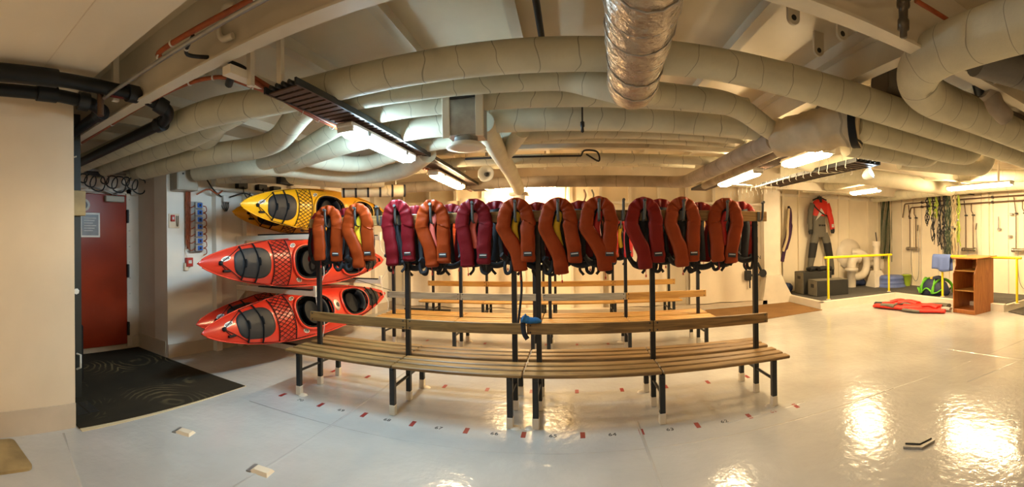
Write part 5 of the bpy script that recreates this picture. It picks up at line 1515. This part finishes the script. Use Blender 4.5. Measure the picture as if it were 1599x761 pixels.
MB().tube([(0.12, 0.12, 0.5), (0.12, 0.12, 1.35)], 0.10, 12).tube([(0.12, 0.12, 0.95), (0.12, 0.12, 1.05)], 0.16, 12).tube([(0.12, 0.12, 1.3), (0.12, 0.12, 1.45)], 0.14, 12).build('vent_pipe', 'white_steel', t)
t = thing('valve_body_white', 'white painted valve body on the bulkhead by the net', 'valve', (9.35, 10.45, 0.85))
MB().tube([(0, -0.1, 0.0), (0, 0.3, 0.0)], 0.15, 14).tube([(0, -0.14, 0.0), (0, -0.08, 0.0)], 0.2, 14).build('body', 'white_steel', t)
MB().tube([(-0.3, 0.1, 0.0), (0.25, 0.1, 0.0)], 0.08, 12).build('branch', 'white_steel', t)
# tub and bucket
t = thing('blue_tub', 'upturned blue plastic tub on the platform by the net', 'tub', (9.35, 9.75, 0.168))
MB().lathe([(0.46, 0.0), (0.46, 0.03), (0.43, 0.04), (0.415, 0.12), (0.42, 0.125), (0.41, 0.14), (0.395, 0.25), (0.40, 0.255), (0.38, 0.31), (0.35, 0.345), (0.28, 0.36), (0, 0.362)], 36).build('tub_shell', 'tub_blue', t)
MB().tube([(0.44, -0.12, 0.03), (0.5, -0.05, 0.05), (0.5, 0.05, 0.05), (0.44, 0.12, 0.03)], 0.018, 8).build('rim_handle', 'tub_blue', t)
t = thing('green_bucket', 'lime green bucket tucked behind the blue tub', 'bucket', (9.78, 9.50, 0.168), 0, None)
MB().lathe([(0.12, 0.0), (0.16, 0.34), (0.175, 0.345), (0.175, 0.36), (0.15, 0.36), (0.11, 0.02), (0, 0.02)], 24).build('pail', 'bucket_green', t)
MB().tube([(0.17 * math.cos(a), 0.17 * math.sin(a), 0.36 + 0.02 * math.sin(a * 2)) for a in [math.pi * k / 10 for k in range(11)]], 0.005, 6).build('bail', 'galv', t)

# hanging net and ropes in the corner
t = thing('cargo_net', 'dark green rope net hanging in the bulkhead corner', 'net', (9.55, 10.45, 0.6))
for k in range(9):
    x = k * 0.05; ph = k * 1.3
    MB().tube([(x + 0.02 * math.sin(i * 0.9 + ph), 0.03 * math.cos(i * 0.7 + ph), 2.5 - i * 0.16) for i in range(14)], 0.015, 6).build('net_rope', 'net_green', t)
for k in range(3):
    x = 0.5 + k * 0.09
    MB().tube([(x + 0.01 * math.sin(i), 0.0, 2.5 - i * 0.2) for i in range(12)], 0.012, 6).build('hanging_line', 'net_green', t)
t = thing('boat_hook', 'thin dark pole leaning beside the rope net', 'pole', (9.4, 10.3, 0.17), 0, None)
MB().tube([(0, 0, 0.35), (-0.06, 0.2, 1.75)], 0.018, 8).build('shaft', 'steel_dark', t)
MB().tube([(0, 0, 0.0), (0, 0, 0.36)], 0.022, 8).build('grip', 'rubber', t)

# ------------------------------------------------------------------ shower mixers and their pipes on the right wall
for k, z in enumerate((2.85, 2.71)):
    o = thing('water_pipe', ['upper copper water pipe along the right wall', 'lower copper water pipe along the right wall'][k], 'pipe', (9.93, 1.0, z), 0, 'water pipes on the right wall')
    ye = 8.75 - 0.25 * k if False else (8.78 + 0.0 * k)
    MB().tube(fillet([Vector((0, 0, 0)), Vector((0, 8.75 - 0.28 * k - 0.05, 0)), Vector((0, 8.80 - 0.28 * k, -0.45 + 0.14 * k))], 0.06), 0.02, 10).build('pipe_run', 'copper', o)
    for y in (2.2, 3.7, 5.3, 6.55, 7.95):
        MB().bbox(-0.03, 0.08, y - 0.02, y + 0.02, -0.035, 0.035, 0.005).build('pipe_clip', 'steel_dark', o)
names = ['nearest the blue tub', 'behind the wooden lectern', 'at the right edge']
for k, y in enumerate((9.36, 7.1, 5.42)):
    t = thing('shower_mixer', 'chrome shower mixer with two feed pipes and hose, %s' % names[k], 'shower mixer', (9.95, y, 1.35), 0, 'shower mixers on the right wall')
    for s in (-1, 1):
        MB().tube([(0, s * 0.13 + (0.0), 0.05), (0, s * 0.13, 1.05), (0, s * 0.13 + (0.06 if s < 0 else 0.02), 1.15), (0, s * 0.13 + 0.06, 1.46 if s > 0 else 1.34)], 0.016, 8).build('feed_pipe', 'copper', t)
        MB().lathe([(0.03, 0), (0.035, 0.03), (0.03, 0.06)], 10, 0, s * 0.13).build('union_nut', 'copper', t)
        MB().bbox(-0.02, 0.06, s * 0.13 - 0.035, s * 0.13 + 0.035, 1.0, 1.04, 0.004).build('pipe_clip', 'steel_dark', t)
        MB().lathe([(0.062, -0.045), (0.068, 0.0), (0.062, 0.045)], 10, mat=Matrix.Translation((-0.02, s * 0.2, 0.02)) @ Matrix.Rotation(R(90), 4, 'X')).build('knob', 'chrome', t)
    MB().tube([(-0.02, -0.2, 0.02), (-0.02, 0.2, 0.02)], 0.05, 12).build('mixer_body', 'chrome', t)
    MB().tube(catmull([(-0.02, 0.05, 0.0), (-0.03, 0.06, -0.4), (-0.03, 0.0, -0.85), (-0.03, -0.15, -1.02), (-0.03, -0.27, -0.8), (-0.03, -0.29, -0.1), (-0.02, -0.25, 0.6)], 6), 0.010, 6).build('hose', 'galv', t)
    MB().tube([(-0.03, -0.25, 0.6), (-0.09, -0.32, 0.78)], 0.022, 8).build('shower_head', 'chrome', t)
for k, (y, z) in enumerate(((6.1, 1.95), (5.7, 2.35), (5.75, 1.75))):
    o = thing('wall_bracket', 'small wall bracket on the right wall, %s' % ['longer one with a vertical bar', 'upper of the short pair', 'lower of the short pair'][k], 'bracket', (9.97, y, z), 0, 'brackets on the right wall')
    MB().bbox(-0.04, 0.07, -0.05, 0.05, -0.03, 0.03, 0.01).build('plate', 'galv', o)
    if k == 0:
        MB().tube([(-0.04, 0, -0.0), (-0.04, 0, 0.35)], 0.016, 8).build('bar', 'galv', o)
o = thing('wall_cabinet', 'small grey box on the right wall behind the towel', 'electrical box', (9.9, 7.9, 1.05))
MB().bbox(-0.03, 0.14, -0.17, 0.17, 0, 0.42, 0.01).build('case', 'grey_box', o)
MB().bbox(-0.05, -0.03, -0.02, 0.02, 0.12, 0.28, 0.004).build('latch', 'ink', o)
# hanging harness straps
SY = [8.35, 8.25, 8.12, 8.0, 7.88, 7.72, 7.62, 7.5, 7.38, 7.28, 7.18]
sm = ['webbing', 'strap_lime', 'webbing', 'strap_lime', 'webbing', 'webbing', 'net_green', 'net_green', 'strap_cream', 'strap_cream', 'strap_lime']
sl_ = [0.9, 0.6, 1.45, 0.7, 1.6, 1.7, 2.0, 2.0, 1.9, 2.0, 1.5]
sn = ['black', 'lime', 'black', 'lime', 'black', 'black', 'green', 'green', 'cream', 'cream', 'pale lime']
for k in range(11):
    g = random.Random(k)
    t = thing('hanging_strap', '%s strap bundle hanging over the showers, %s' % (sn[k], ordw[k] + ' of eleven'), 'strap', (9.5, SY[k], 2.972), 0, 'straps hanging over the showers')
    for j in range(4):
        lj = sl_[k] * (1.0, 0.86, 0.7, 0.94)[j]
        pts = [(0.03 * math.sin(i * 0.8 + k + j) + 0.02 * j, -0.05 + 0.035 * j + 0.035 * math.sin(i * (1.1 + 0.3 * j) + k * 2 + j), -lj * i / 14) for i in range(15)]
        MB().tube(pts, 0.019 if 'cream' not in sn[k] else 0.015, 6, flat=0.006, up=(-1, 0.5 * math.sin(k + j), 0)).build('strap', sm[k], t)
    q = -sl_[k] * 0.9
    MB().tube(catmull([(0, 0.0, q * 0.6), (0.02, 0.09, q * 0.75), (0.02, 0.05, q), (0.0, -0.05, q * 0.95), (0.0, -0.02, q * 0.6)], 5), 0.016, 6, flat=0.006, up=(-1, 0, 0)).build('strap_loop', sm[k], t)
    MB().bbox(-0.03, 0.03, -0.03, 0.03, -sl_[k] * 0.5 - 0.04, -sl_[k] * 0.5 + 0.03, 0.006).build('buckle', 'steel_dark' if k % 2 else 'galv', t)
o = MB().tube([(10.05, 8.5, 2.97), (9.5, 8.5, 2.97), (9.5, 7.0, 2.97), (10.05, 7.0, 2.97)], 0.018, 8).build('strap_bar', 'steel_dark'); tag(o, 'dark bar carrying the hanging straps', 'bar')

# ------------------------------------------------------------------ yellow rails, towel, bag, suit, lectern
def yrail(label, a, b, z=1.235):
    t = thing('yellow_railing', label, 'railing', (a[0], a[1], 0.168), 0, 'yellow railings')
    d = Vector((b[0] - a[0], b[1] - a[1], 0)); dn = d.normalized()
    MB().tube([(-dn.x * 0.12, -dn.y * 0.12, z - 0.168), tuple(d + dn * 0.12 + Vector((0, 0, z - 0.168)))], 0.032, 12).build('handrail', 'yellow_paint', t)
    for p in (Vector((0, 0, 0)), d):
        MB().tube([p, p + Vector((0, 0, z - 0.168))], 0.030, 12).build('post', 'yellow_paint', t)
        MB().lathe([(0.06, 0), (0.06, 0.008), (0, 0.01)], 12, p.x, p.y).build('foot_plate', 'white_steel', t)


yrail('yellow tubular railing along the platform beside the step boxes', (6.14, 8.72), (8.38, 8.85))
yrail('yellow tubular railing behind the lectern with a towel on it', (8.57, 4.76), (8.57, 7.0))
t = thing('towel', 'blue towel draped over the yellow railing beside the lectern', 'towel', (8.57, 6.72, 1.24))
vs, fs = [], []
NX, NV = 16, 14
for j in range(NV + 1):
    for i in range(NX + 1):
        u = i / NX; v = j / NV
        s_ = (v - 0.5) * 2
        x = -0.055 * math.copysign(min(1, abs(s_) * 5), s_) - 0.02 * math.sin(u * 13 + 1) * abs(s_) - (0.03 * abs(s_) if s_ > 0 else -0.03 * abs(s_))
        z = 0.045 - max(0, abs(s_) - 0.08) * (0.46 + 0.04 * math.sin(u * 5))
        vs.append((x, -0.02 + 0.60 * u + 0.05 * math.sin(u * 6) * abs(s_), z))
for j in range(NV):
    for i in range(NX):
        a = j * (NX + 1) + i
        fs.append((a, a + 1, a + NX + 2, a + NX + 1))
tw = MB().add(vs, fs, True).build('towel_sheet', 'towel', t)
md = tw.modifiers.new('solid', 'SOLIDIFY'); md.thickness = 0.012

t = thing('duffel_bag', 'navy and green duffel bag slumped on the platform', 'bag', (8.74, 7.42, 0.168), R(95))
mb = loft([(0, 0.0, 0.42, 0.26), (0.0, 0.08, 0.48, 0.30), (0.02, 0.2, 0.46, 0.28), (0.0, 0.33, 0.38, 0.22), (0.0, 0.42, 0.24, 0.12)], 24); mb.build('bag_body', 'navy', t)
for (x, sx) in ((-0.27, 0.16), (-0.05, -0.14), (0.16, 0.12), (0.3, -0.1)):
    pts = [(x + sx * math.cos(a) * 0.9, 0.315 * math.cos(a), 0.06 + 0.37 * math.sin(a)) for a in [math.pi * k / 12 for k in range(13)]]
    MB().tube(pts, 0.042, 8, flat=0.014).build('green_strap', 'bag_green', t)
for s in (-1, 1):
    MB().tube(catmull([(-0.42, s * 0.20, 0.2), (-0.2, s * 0.30, 0.08), (0.05, s * 0.305, 0.2), (0.25, s * 0.29, 0.07), (0.42, s * 0.2, 0.18)], 5), 0.03, 8, flat=0.018).build('green_piping', 'bag_green', t)
MB().tube(catmull([(-0.32, 0.0, 0.36), (-0.2, 0.05, 0.46), (-0.02, 0.06, 0.43)], 5), 0.07, 8).build('blue_cloth', 'navy', t)
MB().tube(catmull([(-0.1, -0.02, 0.42), (0.0, -0.03, 0.44), (0.12, 0, 0.41)], 5), 0.06, 8).build('yellow_cloth', 'bladder_yellow', t)

t = thing('floor_drysuit', 'red and grey drysuit dropped flat on the deck before the lectern', 'drysuit', (7.35, 6.75, 0.0), R(-68))
def slab(pts, r, mat, nm, fl_=0.05):
    MB().tube(catmull(pts, 5), r, 12, flat=fl_, up=(0, 0, 1)).build(nm, mat, t)
slab([(-0.35, -0.05, 0.06), (-0.05, 0.0, 0.08), (0.3, 0.05, 0.07), (0.55, 0.1, 0.05)], 0.30, 'suit_red', 'trunk', 0.075)
slab([(-0.3, 0.18, 0.10), (-0.65, 0.30, 0.08), (-1.05, 0.25, 0.05)], 0.13, 'suit_red', 'leg')
slab([(-0.3, -0.18, 0.06), (-0.7, -0.12, 0.06), (-1.1, -0.05, 0.05)], 0.14, 'suit_red', 'leg')
slab([(-0.95, 0.27, 0.055), (-1.1, 0.24, 0.05), (-1.25, 0.22, 0.05)], 0.10, 'suit_black', 'sock')
slab([(-0.5, -0.22, 0.09), (-0.7, -0.16, 0.09), (-0.9, -0.12, 0.08)], 0.09, 'suit_grey', 'knee_patch')
slab([(0.1, 0.26, 0.06), (0.35, 0.38, 0.07), (0.65, 0.36, 0.06)], 0.17, 'suit_grey', 'grey_panel', 0.06)
slab([(-0.1, -0.3, 0.05), (0.2, -0.36, 0.05), (0.5, -0.3, 0.05), (0.75, -0.28, 0.05)], 0.10, 'suit_red', 'sleeve', 0.045)
slab([(-0.25, -0.32, 0.04), (0.0, -0.4, 0.045), (0.2, -0.42, 0.04)], 0.07, 'suit_grey', 'cuff', 0.035)
slab([(-0.55, 0.1, 0.13), (-0.3, 0.14, 0.16), (-0.02, 0.06, 0.13)], 0.12, 'suit_red', 'fold', 0.06)
slab([(-0.85, 0.26, 0.10), (-0.62, 0.34, 0.15), (-0.38, 0.24, 0.12)], 0.10, 'suit_red', 'fold', 0.05)
slab([(-0.62, 0.05, 0.10), (-0.35, 0.02, 0.13), (-0.15, -0.08, 0.12)], 0.05, 'suit_grey', 'seam_tape', 0.03)
slab([(0.15, -0.15, 0.13), (0.35, -0.1, 0.14), (0.55, -0.16, 0.10)], 0.10, 'suit_red', 'fold', 0.05)
slab([(0.5, 0.0, 0.06), (0.68, 0.02, 0.06), (0.8, 0.0, 0.05)], 0.08, 'paper', 'collar_seal', 0.04)

# lectern
t = thing('lectern', 'brown wooden lectern with open shelves standing on the deck', 'lectern', (7.58, 5.28, 0.0), R(-2))
D_, W_, H_ = 0.74, 0.62, 1.24
side = [(0.0, 0.0), (D_, 0.0), (D_, H_), (0.10, H_ - 0.02), (0.10, H_ - 0.16), (0.0, H_ - 0.34)]
for y in (0.0, W_ - 0.022):
    MB().prism(side, -y - 0.022, -y, Matrix(((1, 0, 0, 0), (0, 0, -1, 0), (0, 1, 0, 0), (0, 0, 0, 1)))).build('side_panel', 'wood_lectern', t)
MB().box(D_ - 0.02, D_, 0.022, W_ - 0.022, 0, H_).build('front_panel', 'wood_lectern', t)
MB().bbox(0.005, D_ - 0.02, 0.022, W_ - 0.022, 0.0, 0.09, 0.004).build('base_board', 'wood_lectern', t)
for z, x0 in ((0.50, 0.03), (0.95, 0.03)):
    MB().bbox(x0, D_ - 0.02, 0.022, W_ - 0.022, z, z + 0.024, 0.003).build('shelf', 'wood_pine', t)
MB().bbox(-0.02, D_ + 0.05, -0.06, W_ + 0.06, 0, 0.028, 0.006, Matrix.Translation((0.03, 0, H_ - 0.01)) @ Matrix.Rotation(R(-2.5), 4, 'Y')).build('sloped_top', 'wood_lectern', t)
